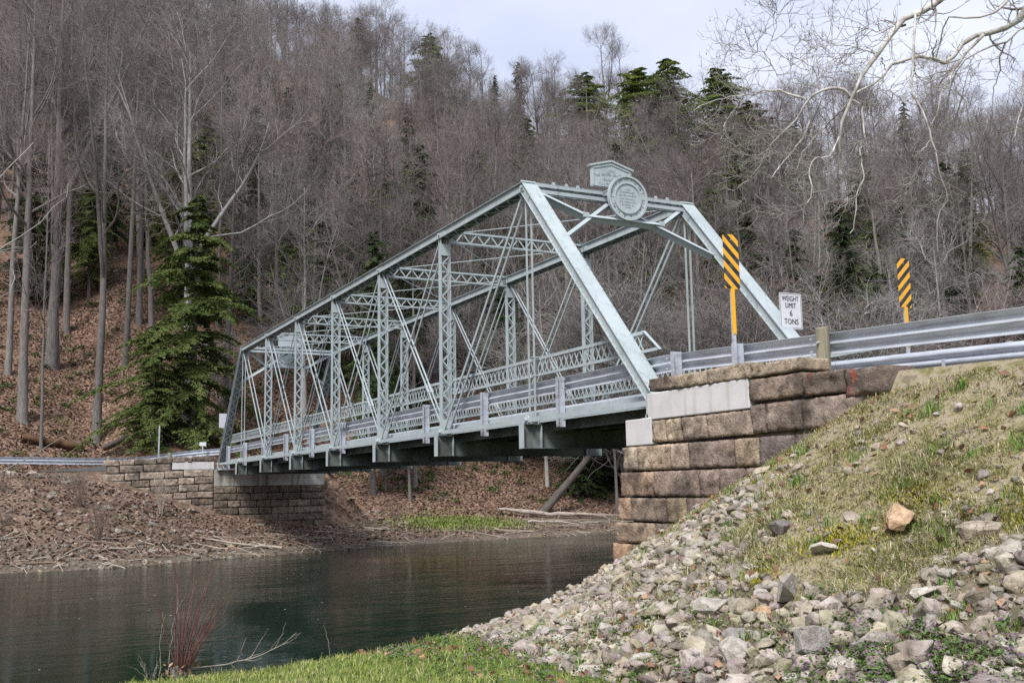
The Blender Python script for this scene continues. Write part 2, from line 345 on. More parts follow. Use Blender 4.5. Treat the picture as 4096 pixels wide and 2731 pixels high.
for ti, yc in enumerate(TY):
    near = ti == 0
    # top chord
    p0, p1 = Up(1, yc)-U((.09, 0, 0)), Up(7, yc)+U((.09, 0, 0))
    mb = MB(); channels(mb, p0, p1, .135, .2, .035)
    tc_ = mb.put('top_chord', 'paint', TR)
    mb = MB(); mb.box(p0[0], p1[0], yc-.185, yc+.185, HT+.1, HT+.113); mb.put('cover_plate', 'paint', tc_)
    mb = MB(); n = 96
    zigzag(mb, p0-U((0, 0, .104)), p1-U((0, 0, .104)), .13, (0, 1, 0), (0, 0, 1), n); o = mb.put('chord_lacing', 'paint', tc_)
    for k in range(2, 7):
        for s in (-1, 1):
            mb = MB(); mb.box(PN*k-.35, PN*k+.02, yc+s*.136, yc+s*.146, HT-.085, HT+.085); mb.put('splice_plate', 'paint', tc_)
    # end posts
    for e in (0, 1):
        a = Lp(0 if e == 0 else NP, yc); b = Up(1 if e == 0 else 7, yc)
        d = (b-a)/np.linalg.norm(b-a); top = U((-d[2], 0, d[0])) if e == 0 else U((d[2], 0, -d[0])); top = top if top[2] > 0 else -top
        b2 = b+d*.06
        mb = MB(); channels(mb, a, b2, .135, .2, .035); ep = mb.put('end_post', 'paint', TR)
        mb = MB(); mb.prism([(-.185, -.0065), (.185, -.0065), (.185, .0065), (-.185, .0065)], a+top*.1065+d*.05, b2+top*.1065+d*.05, (0, 1, 0)); mb.put('cover_plate', 'paint', ep)
        mb = MB(); Ln = np.linalg.norm(b-a)
        zigzag(mb, a-top*.106, b-top*.106, .13, (0, 1, 0), top, 30); mb.put('end_post_lacing', 'paint', ep)
        mb = MB(); rows = np.arange(.2, Ln, .17)
        for s in (-.155, .155): domes(mb, [a+d*r_+top*.113+U((0, s, 0)) for r_ in rows], top)
        domes(mb, [a+d*r_-top*.07+U((0, .137, 0)) for r_ in rows], (0, 1, 0), .013); domes(mb, [a+d*r_+top*.07+U((0, -.15, 0)) for r_ in rows], (0, -1, 0), .013)
        tag(mb.put('rivet_row', 'paint', ep), kind='stuff')
        gr = MB()
        for s in (-1, 1):
            g0 = b-d*.45; mb = MB()
            mb.prism([(-.005, -.085), (.005, -.085), (.005, .085), (-.005, .085)], g0+U((0, s*.141, 0)), b+d*.02+U((0, s*.141, 0)), (0, 1, 0))
            domes(gr, [g0+d*(.05+.07*i)+top*(-.06+.06*j)+U((0, s*.147, 0)) for i in range(6) for j in range(3)], (0, s, 0))
            mb.put('gusset_plate', 'paint', ep)
        tag(gr.put('gusset_rivets', 'paint', ep), kind='stuff')
        # shoe
        mb = MB(); x = a[0]; mb.box(x-.22, x+.22, yc-.24, yc+.24, -.30, -.26); mb.box(x-.13, x+.13, yc-.2, yc-.17, -.26, .05); mb.box(x-.13, x+.13, yc+.17, yc+.2, -.26, .05); mb.box(x-.16, x+.16, yc-.2, yc+.2, -.26, -.2)
        mb.put('bearing_shoe', 'paint', TR)
    # vertical posts
    for k in range(2, 7):
        a = Lp(k, yc)-U((0, 0, .1)); b = Up(k, yc)-U((0, 0, .1))
        mb = MB()
        for s in (-1, 1):
            y = yc+s*.105; mb.box(PN*k-.065, PN*k+.065, y-.005, y+.005, a[2], b[2])
            for xx in (-.065, .055): y0, y1 = sorted((y, y+s*.04)); mb.box(PN*k+xx, PN*k+xx+.01, y0, y1, a[2], b[2])
        po = mb.put('vertical_post', 'paint', TR)
        for xx in (-.078, .066):
            for za_, zb_ in ((0., .32), (HT-.55, HT-.25)):
                mb = MB(); mb.box(PN*k+xx, PN*k+xx+.012, yc-.14, yc+.14, za_, zb_); mb.put('batten_plate', 'paint', po)
        n = 20; z0, z1 = .34, HT-.57
        if near:
            units = {}
            for f_, xx in ((0, -.071), (1, .071)):
                for i in range(n):
                    s = 1 if i % 2 else -1
                    if s not in units:
                        q = MB(); st = (z1-z0)/n; q.bar((0, .105*s, 0), (0, -.105*s, st), .036, .008, (0, st, .21*s)); units[s] = q.mesh('lacing_bar'); units[s].materials.append(M['paint'])
                    o = bpy.data.objects.new('lacing_bar', units[s]); col.objects.link(o); o.parent = po; o.location = (PN*k+xx, yc, z0+(z1-z0)*i/n)
        else:
            mb = MB()
            for xx in (-.071, .071): zigzag(mb, (PN*k+xx, yc, z0), (PN*k+xx, yc, z1), .105, (0, 1, 0), (1, 0, 0), n)
            mb.put('post_lacing', 'paint', po)
        mb = MB()
        for s in (-1, 1): domes(mb, [(PN*k-.073, yc+s*.125, z0+(z1-z0)*(i+.5+.5*s)/n) for i in range(0, n, 2)], (-1, 0, 0), .012)
        tag(mb.put('rivet_row', 'paint', po), kind='stuff')
    # diagonals (pairs) and hangers
    def pair(name, a, b, w, t, off, buckle=False):
        for s in (-1, 1):
            o_ = U((0, s*off, 0)); d = (b-a)/np.linalg.norm(b-a)
            mb = MB(); mb.bar(a+o_, b+o_, t, w, (0, 1, 0))
            for p in (a, b): mb.cyl(p+o_-U((0, t*.6, 0)), p+o_+U((0, t*.6, 0)), w*.95, 12, (1, 0, 0))
            ob = mb.put(name, 'paint', TR)
            if buckle:
                c = a+(b-a)*.24; mb = MB()
                for q in (-.022, .022): mb.bar(c-d*.13+o_+U((0, q, 0)), c+d*.13+o_+U((0, q, 0)), .012, .03)
                for q in (-.13, .13): mb.bar(c+d*(q-.03)+o_, c+d*(q+.03)+o_, .055, .045)
                mb.put('turnbuckle', 'paint', ob)
    for lo, up in ((2, 1), (3, 2), (4, 3), (4, 5), (5, 6), (6, 7)): pair('diagonal_bar', Lp(lo, yc), Up(up, yc), .075 if abs(lo-4) > 1 else .06, .022, .075)
    for lo, up in ((2, 3), (3, 4), (5, 4), (6, 5)): pair('counter_rod', Lp(lo, yc), Up(up, yc), .026, .026, .05, True)
    for k in (1, 7): pair('hanger_bar', Lp(k, yc), Up(k, yc), .05, .022, .065)
    # bottom chord eyebars
    for k in range(NP):
        for s in (-1, 1):
            off = (.12 if k % 2 else .145)*s; mb = MB()
            mb.bar(Lp(k, yc+off), Lp(k+1, yc+off), .022, .10, (0, 1, 0))
            for q in (k, k+1): mb.cyl(Lp(q, yc+off-.012), Lp(q, yc+off+.012), .1, 14, (1, 0, 0))
            mb.put('bottom_chord_bar', 'paint', TR)
    for k in range(NP+1):
        mb = MB(); mb.cyl(Lp(k, yc-.2), Lp(k, yc+.2), .05, 12, (1, 0, 0)); pn = mb.put('pin', 'paint', TR)
        for s in (-1, 1):
            mb = MB(); mb.cyl(Lp(k, yc+s*.165), Lp(k, yc+s*.225), .075, 6, (1, 0, 0)); mb.put('pin_nut', 'paint', pn)
    for k in range(1, NP):
        mb = MB(); mb.cyl(Up(k, yc-.19), Up(k, yc+.19), .045, 12, (1, 0, 0)); mb.put('pin', 'paint', TR)
    # lattice railing on the road side of the truss
    yr = yc-.2 if near else yc+.2; z0, z1 = .97, 1.37; xa, xb = (.7, 37.2) if near else (-1.0, 37.2)
    rl = MB(); rl.bar((xa, yr, z1), (xb, yr, z1), .05, .01, (0, 1, 0)); rl.bar((xa, yr+.02, z1-.03), (xb, yr+.02, z1-.03), .008, .06, (0, 1, 0))
    rail = rl.put('lattice_railing', 'paint', TR)
    mb = MB(); mb.bar((xa-.45, yr, z0), (xb, yr, z0), .05, .01, (0, 1, 0)); mb.bar((xa-.45, yr+.02, z0+.025), (xb, yr+.02, z0+.025), .008, .05, (0, 1, 0)); mb.put('bottom_rail', 'paint', rail)
    mb = MB(); mb.bar((xa, yr, z1), (xa-.5, yr, z0), .06, .012, (0, 1, 0)); mb.put('slanted_end_bar', 'paint', rail)
    st = .21; n = int((xb-xa)/st)-1
    def lbar(s):
        q = MB(); q.bar((0, .006*s, 0), (s*.24, .006*s, z1-z0), .032, .006, (z1-z0, 0, -s*.24)); me = q.mesh('lattice_bar'); me.materials.append(M['paint']); return me
    units = {1: lbar(1), -1: lbar(-1)}; rest = MB()
    for i in range(n):
        for s in (1, -1):
            x = xa+st*i+(0 if s == 1 else .24)
            if near and i < 66:
                o = bpy.data.objects.new('lattice_bar', units[s]); col.objects.link(o); o.parent = rail; o.location = (x, yr, z0)
            else: rest.bar((x, yr+.006*s, z0), (x+s*.24, yr+.006*s, z1), .032, .006, (z1-z0, 0, -s*.24))
    if rest.v: tag(rest.put('lattice_bars', 'paint', rail), kind='stuff')
    for k in (1, 7):
        for z in (z0, z1):
            mb = MB(); mb.bar((PN*k, yc, z), (PN*k, yr, z), .04, .02, (1, 0, 0)); mb.put('rail_bracket', 'paint', rail)

# floor system
for k in range(1, NP):
    x = PN*k; mb = MB()
    mb.box(x-.006, x+.006, -4.7, .12, -.585, -.095); mb.box(x-.1, x+.1, -4.7, .12, -.6, -.585); mb.box(x-.1, x+.1, -4.62, .04, -.095, -.08)
    fb = mb.put('floor_beam', 'paint_shade_grime', TR)
    for ya_ in (.12, -4.715):
        mb = MB(); mb.box(x-.105, x+.105, ya_, ya_+.015, -.6, -.08); mb.put('end_plate', 'paint', fb)
    for y in (-.32, -4.26):
        mb = MB(); mb.box(x-.09, x-.006, y-.008, y+.008, -.585, -.095); mb.box(x+.006, x+.09, y-.008, y+.008, -.585, -.095)
        domes(mb, [(x-.05, y+.009, -.55+.05*i) for i in range(10)], (0, 1, 0), .012); mb.put('stiffener', 'paint', fb)
    mb = MB(); mb.box(x-.16, x-.006, -.62, -.52, -.28, -.12); mb.box(x-.13, x-.1, -.66, -.48, -.2, -.17); mb.put('seat_bracket', 'paint_shade_grime', fb)
for i, y in enumerate(np.linspace(-.55, -4.03, 6)):
    mb = MB(); mb.box(-.4, 38, y-.005, y+.005, -.22, .03); mb.box(-.4, 38, y-.06, y+.06, -.235, -.22); mb.box(-.4, 38, y-.06, y+.06, .03, .045); mb.put('stringer', 'paint_shade_grime', TR)
mb = MB(); mb.box(-.35, 37.95, -4.22, -.36, .045, .13); mb.put('deck', 'asphalt', TR)
for y, s in ((-.345, 1), (-4.235, -1)):
    for k in range(NP):
        mb = MB(); mb.box(PN*k-.3*(k == 0)+.004, PN*(k+1)-.004+.3*(k == 7), y-.008, y+.008, -.02, .19); mb.put('deck_edge_plate', 'paint', TR)
# top struts, laterals
def rod(a, b, r=.013, name='lateral_rod'):
    mb = MB(); mb.cyl(a, b, r, 6); mb.put(name, 'paint', TR)
Y0, Y1 = TY
for k in range(2, 7):
    mb = MB()
    for z in (HT+.125, HT-.19):
        for s in (-.05, .05): mb.box(PN*k+s-.03, PN*k+s+.03, Y1+.14, Y0-.14, z-.005, z+.005); mb.box(PN*k+s*1.5-.004, PN*k+s*1.5+.004, Y1+.14, Y0-.14, z-(.045 if z > HT else 0), z+(0 if z > HT else .035))
    so = mb.put('sway_strut', 'paint', TR)
    mb = MB()
    for s in (-.06,): zigzag(mb, (PN*k+s, Y1+.3, HT-.035), (PN*k+s, Y0-.3, HT-.035), .13, (0, 0, 1), (1, 0, 0), 18, .034)
    mb.put('strut_lacing', 'paint', so)
for k in range(1, 7):
    rod(Up(k, Y0)+U((.1, -.1, .04)), Up(k+1, Y1)+U((-.1, .1, .04))); rod(Up(k, Y1)+U((.1, .1, .02)), Up(k+1, Y0)+U((-.1, -.1, .02)))
for k in range(0, 8):
    rod(Lp(k, Y0)-U((0, .2, .12)), Lp(k+1, Y1)-U((0, -.2, .12)), .014, 'bottom_lateral_rod')
# portals
def text_me(s, size, ext, font_shear=0):
    c = bpy.data.curves.new('lettering', 'FONT'); c.body = s; c.size = size; c.extrude = ext; c.align_x = 'CENTER'; c.align_y = 'CENTER'; c.resolution_u = 2
    o = bpy.data.objects.new('lettering', c); col.objects.link(o); bpy.context.view_layer.update()
    me = bpy.data.meshes.new_from_object(o.evaluated_get(bpy.context.evaluated_depsgraph_get())); bpy.data.objects.remove(o); bpy.data.curves.remove(c)
    return me
def letter(s, size, m, parent, mw, ext=.004, sx=1.):
    me = text_me(s, size, ext); me.transform(mw @ Matrix.Diagonal((sx, 1, 1, 1))); return put('lettering', me, parent, m)
for e in (0, 1):
    def pp(y, z):
        x = PN*z/HT; x = x if e == 0 else NP*PN-x; return U((x, y, z))
    sg = -1 if e == 0 else 1        # outward x
    off = U((sg*.02, 0, 0))
    mb = MB(); xt = pp(0, HT)[0]
    for z, h_ in ((HT+.11, .06), (HT-.11, -.06)):
        for s in (-.07, .07):
            mb.box(xt+s-.035, xt+s+.035, Y1+.13, Y0-.13, z-.005, z+.005); mb.box(xt+s*1.4-.004, xt+s*1.4+.004, Y1+.13, Y0-.13, min(z, z-h_*1.3), max(z, z-h_*1.3))
    ps = mb.put('portal_strut', 'paint', TR)
    mb = MB(); zigzag(mb, (xt, Y1+.2, HT), (xt, Y0-.2, HT), .1, (0, 0, 1), (1, 0, 0), 26, .05); mb.put('strut_lacing', 'paint', ps)
    yc = (Y0+Y1)/2; A = pp(-1.28, 4.5); B = pp(2*yc+1.28, 4.5); P1 = pp(-.33, 3.78); P2 = pp(2*yc+.33, 3.78); T = pp(yc, HT-.05); C1 = pp(-.28, HT-.02); C2 = pp(2*yc+.28, HT-.02)
    def ang(a, b, dz=0.):
        mb = MB(); nrm = U((HT, 0, -PN*(1 if e == 0 else -1))); nrm = nrm/np.linalg.norm(nrm)
        d = (b-a)/np.linalg.norm(b-a); w = np.cross(d, nrm)
        mb.bar(a+nrm*dz, b+nrm*dz, .085, .012, w); mb.bar(a+nrm*(dz-.085*sg), b+nrm*(dz-.085*sg), .012, .17, w); mb.put('portal_brace', 'paint', TR)
    for i, (a, b) in enumerate(((C1, A), (A, B), (B, C2), (P1, T), (P2, T))): ang(a, b, .015*i)
    for q in (A, B):
        mb = MB(); mb.box(q[0]-.02, q[0]+.02, q[1]-.07, q[1]+.07, q[2]-.055, q[2]+.055); mb.put('brace_gusset', 'paint', TR)
    # cresting tabs along the strut
    for y in (-.75, -1.08, -1.38, -3.2, -3.5, -3.83):
        mb = MB(); x = xt+sg*.09; mb.add([(x+q, y+a_, HT+.10+b_) for q in (-.006, .006) for a_, b_ in ((-.05, 0), (.05, 0), (.045, .04), (.022, .08), (-.022, .08), (-.045, .04))], [(0, 1, 2, 3, 4, 5), (11, 10, 9, 8, 7, 6)]+[(i, (i+1) % 6, 6+(i+1) % 6, 6+i) for i in range(6)]); mb.put('cresting_tab', 'paint', TR)
    # gabled builder's plaque
    xp = xt+sg*.06; mb = MB(); prof = [(-.55, .22), (.55, .22), (.55, .69), (0, .84), (-.55, .69)]
    def slab(mb, prof, x0, x1, sc_=1.):
        n = len(prof); mb.add([(x, yc+a*sc_, HT+b) for x in (x0, x1) for a, b in prof], [tuple(range(n)), tuple(range(2*n-1, n-1, -1))]+[(i, (i+1) % n, n+(i+1) % n, n+i) for i in range(n)])
    slab(mb, prof, xp-.02, xp+.02); pl = mb.put('builder_plaque', 'paint', TR); tag(pl, 'gabled builder plaque with raised lettering')
    mb = MB(); y_ = [-.6, 0, .6]
    for (a, za_), (b, zb_) in (((-.6, .69), (0, .855)), ((0, .855), (.6, .69))): mb.bar((xp, yc+a, HT+za_+.01), (xp, yc+b, HT+zb_+.01), .11, .045, (1, 0, 0))
    mb.put('gable_moulding', 'paint', pl)
    mb = MB(); xf = xp+sg*.028
    for a, b in ((prof[0], prof[1]), (prof[1], prof[2]), (prof[2], prof[3]), (prof[3], prof[4]), (prof[4], prof[0])):
        f = lambda p: (xf, yc+p[0]*.9, HT+.45+(p[1]-.45)*.86); mb.bar(f(a), f(b), .018, .03, (1, 0, 0))
    mb.put('plaque_frame', 'paint', pl)
    # text frame: x right -> -y when looking along +x (near), local z -> -x
    def tm(x, y, z):
        if e == 0: return Matrix(((0, 0, -1, x), (-1, 0, 0, y), (0, 1, 0, z), (0, 0, 0, 1)))
        return Matrix(((0, 0, 1, x), (1, 0, 0, y), (0, 1, 0, z), (0, 0, 0, 1)))
    if e == 0:
        for s, dz, size, sx in (('1908', .63, .1, 1.), ('BUILDERS', .425, .1, 1.05), ('CANTON OHIO', .30, .1, 1.)): letter(s, size, 'paint', pl, tm(xp-.022, yc, HT+dz), .007, sx)
        for i, ch in enumerate('THE CANTON BRIDGE CO'):
            if ch != ' ':
                t = (i-9.5)/9.5; letter(ch, .1, 'paint', pl, tm(xp-.022, yc-t*.43, HT+.545-.05*t*t) @ Matrix.Rotation(-.2*t, 4, 'Z'), .007, .85)
    # round medallion hung in front of the strut
    xd = xt+sg*.62; zd, yd, rd = 4.98, yc-.06*(1 if e == 0 else 0), .52; mb = MB(); n = 48
    def ring(mb, r0, r1, x0, x1):
        vs_ = [(x, yd+r*math.cos(2*math.pi*i/n), zd+r*math.sin(2*math.pi*i/n)) for x in (x0, x1) for r in (r0, r1) for i in range(n)]; fs = []
        for i in range(n):
            j = (i+1) % n; fs += [(i, j, n+j, n+i), (2*n+i, 3*n+i, 3*n+j, 2*n+j), (n+i, n+j, 3*n+j, 3*n+i), (i, 2*n+i, 2*n+j, j)]
        mb.add(vs_, fs)
    ring(mb, .001, .335, xd-.012, xd+.012); md = mb.put('medallion', 'paint', TR); tag(md, 'round cast medallion with pierced rim')
    mb = MB(); ring(mb, .33, .365, xd-.035, xd+.02); mb.put('inner_rim', 'paint', md)
    mb = MB(); ring(mb, .475, rd, xd-.045, xd+.025); mb.put('outer_rim', 'paint', md)
    # pierced rim band: sectors with club and star shaped openings, built as a filled curve
    cu = bpy.data.curves.new('rim', 'CURVE'); cu.dimensions = '2D'; cu.fill_mode = 'BOTH'; cu.extrude = .008
    def spl(pts):
        s_ = cu.splines.new('POLY'); s_.points.add(len(pts)-1); s_.use_cyclic_u = True
        for q, p in zip(s_.points, pts): q.co = (p[0], p[1], 0, 1)
    for r_ in (.362, .478): spl([(r_*math.cos(2*math.pi*i/n), r_*math.sin(2*math.pi*i/n)) for i in range(n)])
    for j in range(16):
        th = 2*math.pi*(j+.5)/16; cx, cy = .42*math.cos(th), .42*math.sin(th)
        if j in (0, 8): continue
        if j % 2:
            for q in range(3):
                a0 = th+2*math.pi*q/3; c_ = (cx+.021*math.cos(a0), cy+.021*math.sin(a0)); spl([(c_[0]+.0175*math.cos(a), c_[1]+.0175*math.sin(a)) for a in np.arange(10)*2*math.pi/10])
        else: spl([(cx+(.038 if i % 2 == 0 else .013)*math.cos(th+i*math.pi/4), cy+(.038 if i % 2 == 0 else .013)*math.sin(th+i*math.pi/4)) for i in range(8)])
    oc = bpy.data.objects.new('rim', cu); col.objects.link(oc); bpy.context.view_layer.update()
    me = bpy.data.meshes.new_from_object(oc.evaluated_get(bpy.context.evaluated_depsgraph_get())); bpy.data.objects.remove(oc); me.transform(tm(xd, yd, zd)); put('pierced_rim', me, md, 'paint')
    mb = MB()
    for j in range(16):
        th = 2*math.pi*j/16; c, s = math.cos(th), math.sin(th); mb.bar((xd-.012, yd+.365*c, zd+.365*s), (xd-.012, yd+.475*c, zd+.475*s), .01, .008, (1, 0, 0))
    mb.put('rim_divider', 'paint', md)
    if e == 0:
        for s, dz, size in (('1908', .2, .07), ('COMMISSIONERS', .135, .05), ('LEWIS WALKER', .065, .068), ('IRA RANNAL', -.01, .068), ('E.C. McCAMON', -.085, .068), ('E.E. SEXTON EN', -.155, .05), ('AUDITOR', -.21, .04)): letter(s, size, 'paint', md, tm(xd-.014, yd, zd+dz), .005, .95)
    for y in (-.3, .3):
        for z in (.05, .25):
            mb = MB(); mb.bar((xd, yd+y, zd+z), (xt+sg*.05, yd+y, HT+.02+z*.3), .03, .02); mb.put('medallion_bracket', 'paint', md)

# ------------------------------------------------------------------ masonry
def stone_mesh(u0, u1, w0, w1, org, u, w, n, depth, bulge, seed, tint, gap=.011):
    rs = np.random.default_rng(seed); nu = max(6, min(20, int((u1-u0)/.06))); nw = max(5, min(9, int((w1-w0)/.055)))
    a = np.linspace(u0+gap, u1-gap, nu+1); b = np.linspace(w0+gap, w1-gap, nw+1); A, B = np.meshgrid(a, b, indexing='ij')
    A = A.copy(); B = B.copy()
    A[1:-1, 1:-1] += rs.normal(0, .012, (nu-1, nw-1)); B[1:-1, 1:-1] += rs.normal(0, .01, (nu-1, nw-1))
    A[0] += rs.uniform(0, .012, nw+1); A[-1] -= rs.uniform(0, .012, nw+1); B[:, 0] += rs.uniform(0, .01, nu+1); B[:, -1] -= rs.uniform(0, .012, nu+1)
    ed = np.minimum(np.minimum(A-u0, u1-A), np.minimum(B-w0, w1-B)); f = .6+.4*np.clip(ed/.03, 0, 1)
    D = bulge*f*(.25+1.3*np.clip(fbm(A*5.1+seed*3.7, B*7.3+seed, 3, seed % 97)+.4, 0, 1)) + .022*rs.normal(0, .5, A.shape)*f
    org = U(org, float); u = U(u, float); w = U(w, float); n = U(n, float)
    P = org+A[..., None]*u+B[..., None]*w+D[..., None]*n
    nv = (nu+1)*(nw+1); ii = np.arange(nv).reshape(nu+1, nw+1)
    q = np.stack([ii[:-1, :-1], ii[1:, :-1], ii[1:, 1:], ii[:-1, 1:]], -1).reshape(-1, 4)
    loop = np.concatenate([ii[:, 0], ii[-1, 1:], ii[-2::-1, -1], ii[0, -2:0:-1]])
    Pb = P.reshape(-1, 3)[loop]-n*depth; nb = len(loop); bi = nv+np.arange(nb)
    side = np.stack([loop, np.roll(loop, -1), np.roll(bi, -1), bi], -1)[:, ::-1]
    V = np.concatenate([P.reshape(-1, 3), Pb])
    me = mesh_np('stone', V, [q, side], tint=np.tile((U(tint, float)*.72+.28*np.mean(tint))*1.22+.06, (len(V), 1)))
    me.materials.append(M['stone']); return me
TINTS = [(1.15, 1.05, .95), (1.35, 1.2, 1.0), (.85, .78, .78), (1.1, .95, .9), (1.5, 1.35, 1.05), (.72, .66, .66), (1.2, 1.0, .85), (1., .98, .95), (1.3, 1.0, .8)]
# near abutment: wing wall facing +y, plane y=.35
NA = empty('near_abutment', (-2, .1, -3.2), 'brown sandstone block abutment with white concrete patches, nearest the camera', 'abutment')
sid = [0]
def ns(x0, x1, z0, z1, face=.35, bulge=.05, tint=None, depth=.5):
    sid[0] += 1; t = tint or TINTS[(sid[0]*5+sid[0]//3) % len(TINTS)]
    # u runs along -x so that u x w = +y normal
    return put('stone', stone_mesh(-x1, -x0, z0, z1, (0, face+rng.uniform(-.008, .01), 0), (-1, 0, 0), (0, 0, 1), (0, 1, 0), depth, bulge, sid[0], t), NA)
R0 = [(-.41, -1.02, .36, .13), (-1.02, -2.03, .345, .1), (-2.03, -3.06, .35, .09), (-3.06, -4.14, .30, .09)]
for i, (a, b, t_, bt) in enumerate(R0): ns(b, a, bt, t_, .34, .07 if i else .02, (.62, .52, .48) if i == 0 else (1.15, 1.05, .85))
for a, b, z0, z1, bl in ((-4.12, -3.0, -.26, .085, .08), (-4.92, -4.12, -.28, .05, .1), (-5.62, -4.92, -.36, .02, .16)):
    q = ns(a, b, z0, z1, .34, bl, (.85, .72, .66))
    if b < -4: q.data.materials[0] = M['stone_red']; tag(q, 'brown stone with a red paint mark')
for a, b in ((-3.35, -3.02), (-4.06, -3.35), (-5.3, -4.06)): ns(a, b, -.715, -.285, .35, .08, (.85, .75, .72))
for a, b in ((-.9, -.52), (-1.32, -.9), (-2.0, -1.32), (-3.02, -2.0)): ns(a, b, -.73, -.345, .36, .06, (1.35, 1.22, .98) if b > -1 else (1., .88, .8))
def course(z0, z1, xr, joints, face, tints, bulge=.055):
    xs_ = [xr]+joints
    for i, (a, b) in enumerate(zip(xs_[:-1], xs_[1:])): ns(b, a, z0, z1, face, bulge, tints[i % len(tints)])
course(-1.18, -.75, .38, [-.07, -1.01, -1.5, -2.62, -3.18, -3.9, -4.8], .37, [(1.5, 1.4, 1.15), (1.3, 1.12, .88), (1.15, 1., .9), (.95, .82, .8), (1.05, .9, .7), (.66, .6, .66), (.7, .6, .58)])
course(-1.61, -1.18, .46, [-.55, -1.76, -2.24, -3.4, -4.2], .39, [(1.35, 1.0, .78), (1.05, .88, .82), (.9, .76, .74), (.8, .68, .68)])
course(-2.02, -1.61, .53, [.13, -.9, -1.44, -2.4, -3.2], .41, [(1.35, .98, .72), (.85, .72, .62), (1.45, 1.25, .85), (.85, .72, .7)])
course(-2.38, -2.02, .60, [-.59, -1.4, -2.2], .43, [(1.15, .95, .75), (.9, .8, .75)])
course(-2.85, -2.38, .68, [.1, -1.0, -1.8], .45, [(1.4, .95, .62), (1.1, .95, .8)])
course(-3.4, -2.85, .75, [-.4, -1.3], .47, [(1.1, .9, .7), (1., .9, .8)])
mb = MB(); mb.box(-5.2, .3, -5.0, .28, -4.6, -.80); mb.box(-4.1, -.42, -5., .28, -.80, .06); mb.box(-5., -4.1, -4.9, .27, -.8, -.1); mb.box(-.43, .24, -4.9, .28, -4.6, -.33)
mb.put('mortar_core', 'mortar', NA)
mb = MB(); mb.box(-2.99, -.39, -.1, .385, -.335, .105); q = mb.put('concrete_patch', 'concrete', NA); tag(q, 'long white concrete repair block')
mb = MB(); mb.box(-.50, .27, -4.95, .40, -.745, -.30); q = mb.put('concrete_seat', 'concrete', NA)
for ob in list(NA.children):
    if ob.name.startswith('concrete'):
        bv = ob.modifiers.new('edge', 'BEVEL'); bv.width = .015; bv.segments = 2
# front face towards the river, seen only from further left
mb = MB()
for r_ in range(8):
    pass
for zi, (z0, z1, xf) in enumerate(((-1.18, -.75, .4), (-1.61, -1.18, .48), (-2.02, -1.61, .55), (-2.38, -2.02, .62), (-2.85, -2.38, .7), (-3.4, -2.85, .77), (-4.0, -3.4, .84))):
    y = .3-(.0 if zi % 2 else .35)
    if zi % 2 == 0: pass
    while y > -4.9:
        y2 = max(-5.0, y-rng.uniform(.7, 1.2)); sid[0] += 1
        put('stone', stone_mesh(y2, y, z0, z1, (xf-.03, 0, 0), (0, 1, 0), (0, 0, 1), (1, 0, 0), .4, .05, sid[0], TINTS[sid[0] % 9]), NA); y = y2
# far abutment: one wall facing -x, wing to the left of the bridge
FA = empty('far_abutment', (37.9, 0, -3.9), 'long coursed sandstone wall carrying the far end of the bridge', 'abutment')
def fs(y0, y1, z0, z1, xf, bulge=.05, tint=None):
    sid[0] += 1; t = tint or TINTS[int(rng.integers(0, len(TINTS)))]
    put('stone', stone_mesh(-y1, -y0, z0, z1, (xf+rng.uniform(-.02, .02), 0, 0), (0, -1, 0), (0, 0, 1), (-1, 0, 0), .35, bulge, sid[0], t, .012), FA)
zr = .44
rows = []
for h_ in (.30, .37, .36, .35, .36, .33, .34, .35, .36, .33, .35, .36): rows.append((zr-h_, zr)); zr -= h_
for i, (z0, z1) in enumerate(rows):
    y = 5.3 - (.15 if i % 2 else 0) - max(0, i-4)*.42; drop = lambda yy: -.045*max(0, yy-.2)
    while y > .25:
        y2 = y-rng.uniform(.55, 1.35)
        if y2 < .6: y2 = .18
        d_ = drop((y+y2)/2)
        if not (i == 1 and y2 < 2.1 and y > .3 and y < 2.3):
            if i == 1 and y2 < 2.17 < y: y2 = 2.17
            base = (.95, .85, .78) if i > 3 else (1.05, .95, .85)
            v = rng.uniform(.5, 1.15); fs(y2, y, z0+d_, z1+d_, 37.75, .05, tuple(b*v for b in base))
        y = y2
mb = MB()
for a, b in ((2.17, 1.35), (1.35, .62), (.62, .19)):
    q = MB(); q.box(37.72, 38.1, b+.004, a-.004, -.25, .115); q.put('concrete_patch', 'concrete', FA)
zr = -1.09; i = 0
while zr > -4.3:
    h_ = rng.uniform(.33, .37); y = .17; i += 1
    while y > -5.4:
        y2 = y-rng.uniform(.55, 1.4)
        if y2 < -5.0: y2 = -5.42-.04*i*.3
        v = rng.uniform(.34, .72); fs(y2, y, zr-h_, zr, 37.62-.02*i, .055, (v*1.0, v*.9, v*.78)); y = y2
    # return of the wall on the far side
    zr -= h_
for a, b, z0, z1 in ((.17, -1.2, -.70, -.30), (-1.2, -3., -.7, -.3), (-3., -4.6, -.7, -.3), (-4.6, -5.4, -.7, -.3), (.17, -.8, -1.085, -.706), (-.8, -2.2, -1.085, -.706), (-2.2, -3.7, -1.085, -.706), (-3.7, -5.0, -1.085, -.706), (-5., -5.4, -1.085, -.706)):
    q = MB(); q.box(37.55, 38.2, b+.004, a-.004, z0, z1); q.put('concrete_seat', 'concrete_old', FA)
mb = MB(); mb.box(37.78, 38.2, -5.35, 5.15, -4.5, -.3); mb.box(37.8, 38.15, .25, 5.1, -.3, .08); mb.put('mortar_core', 'mortar', FA)

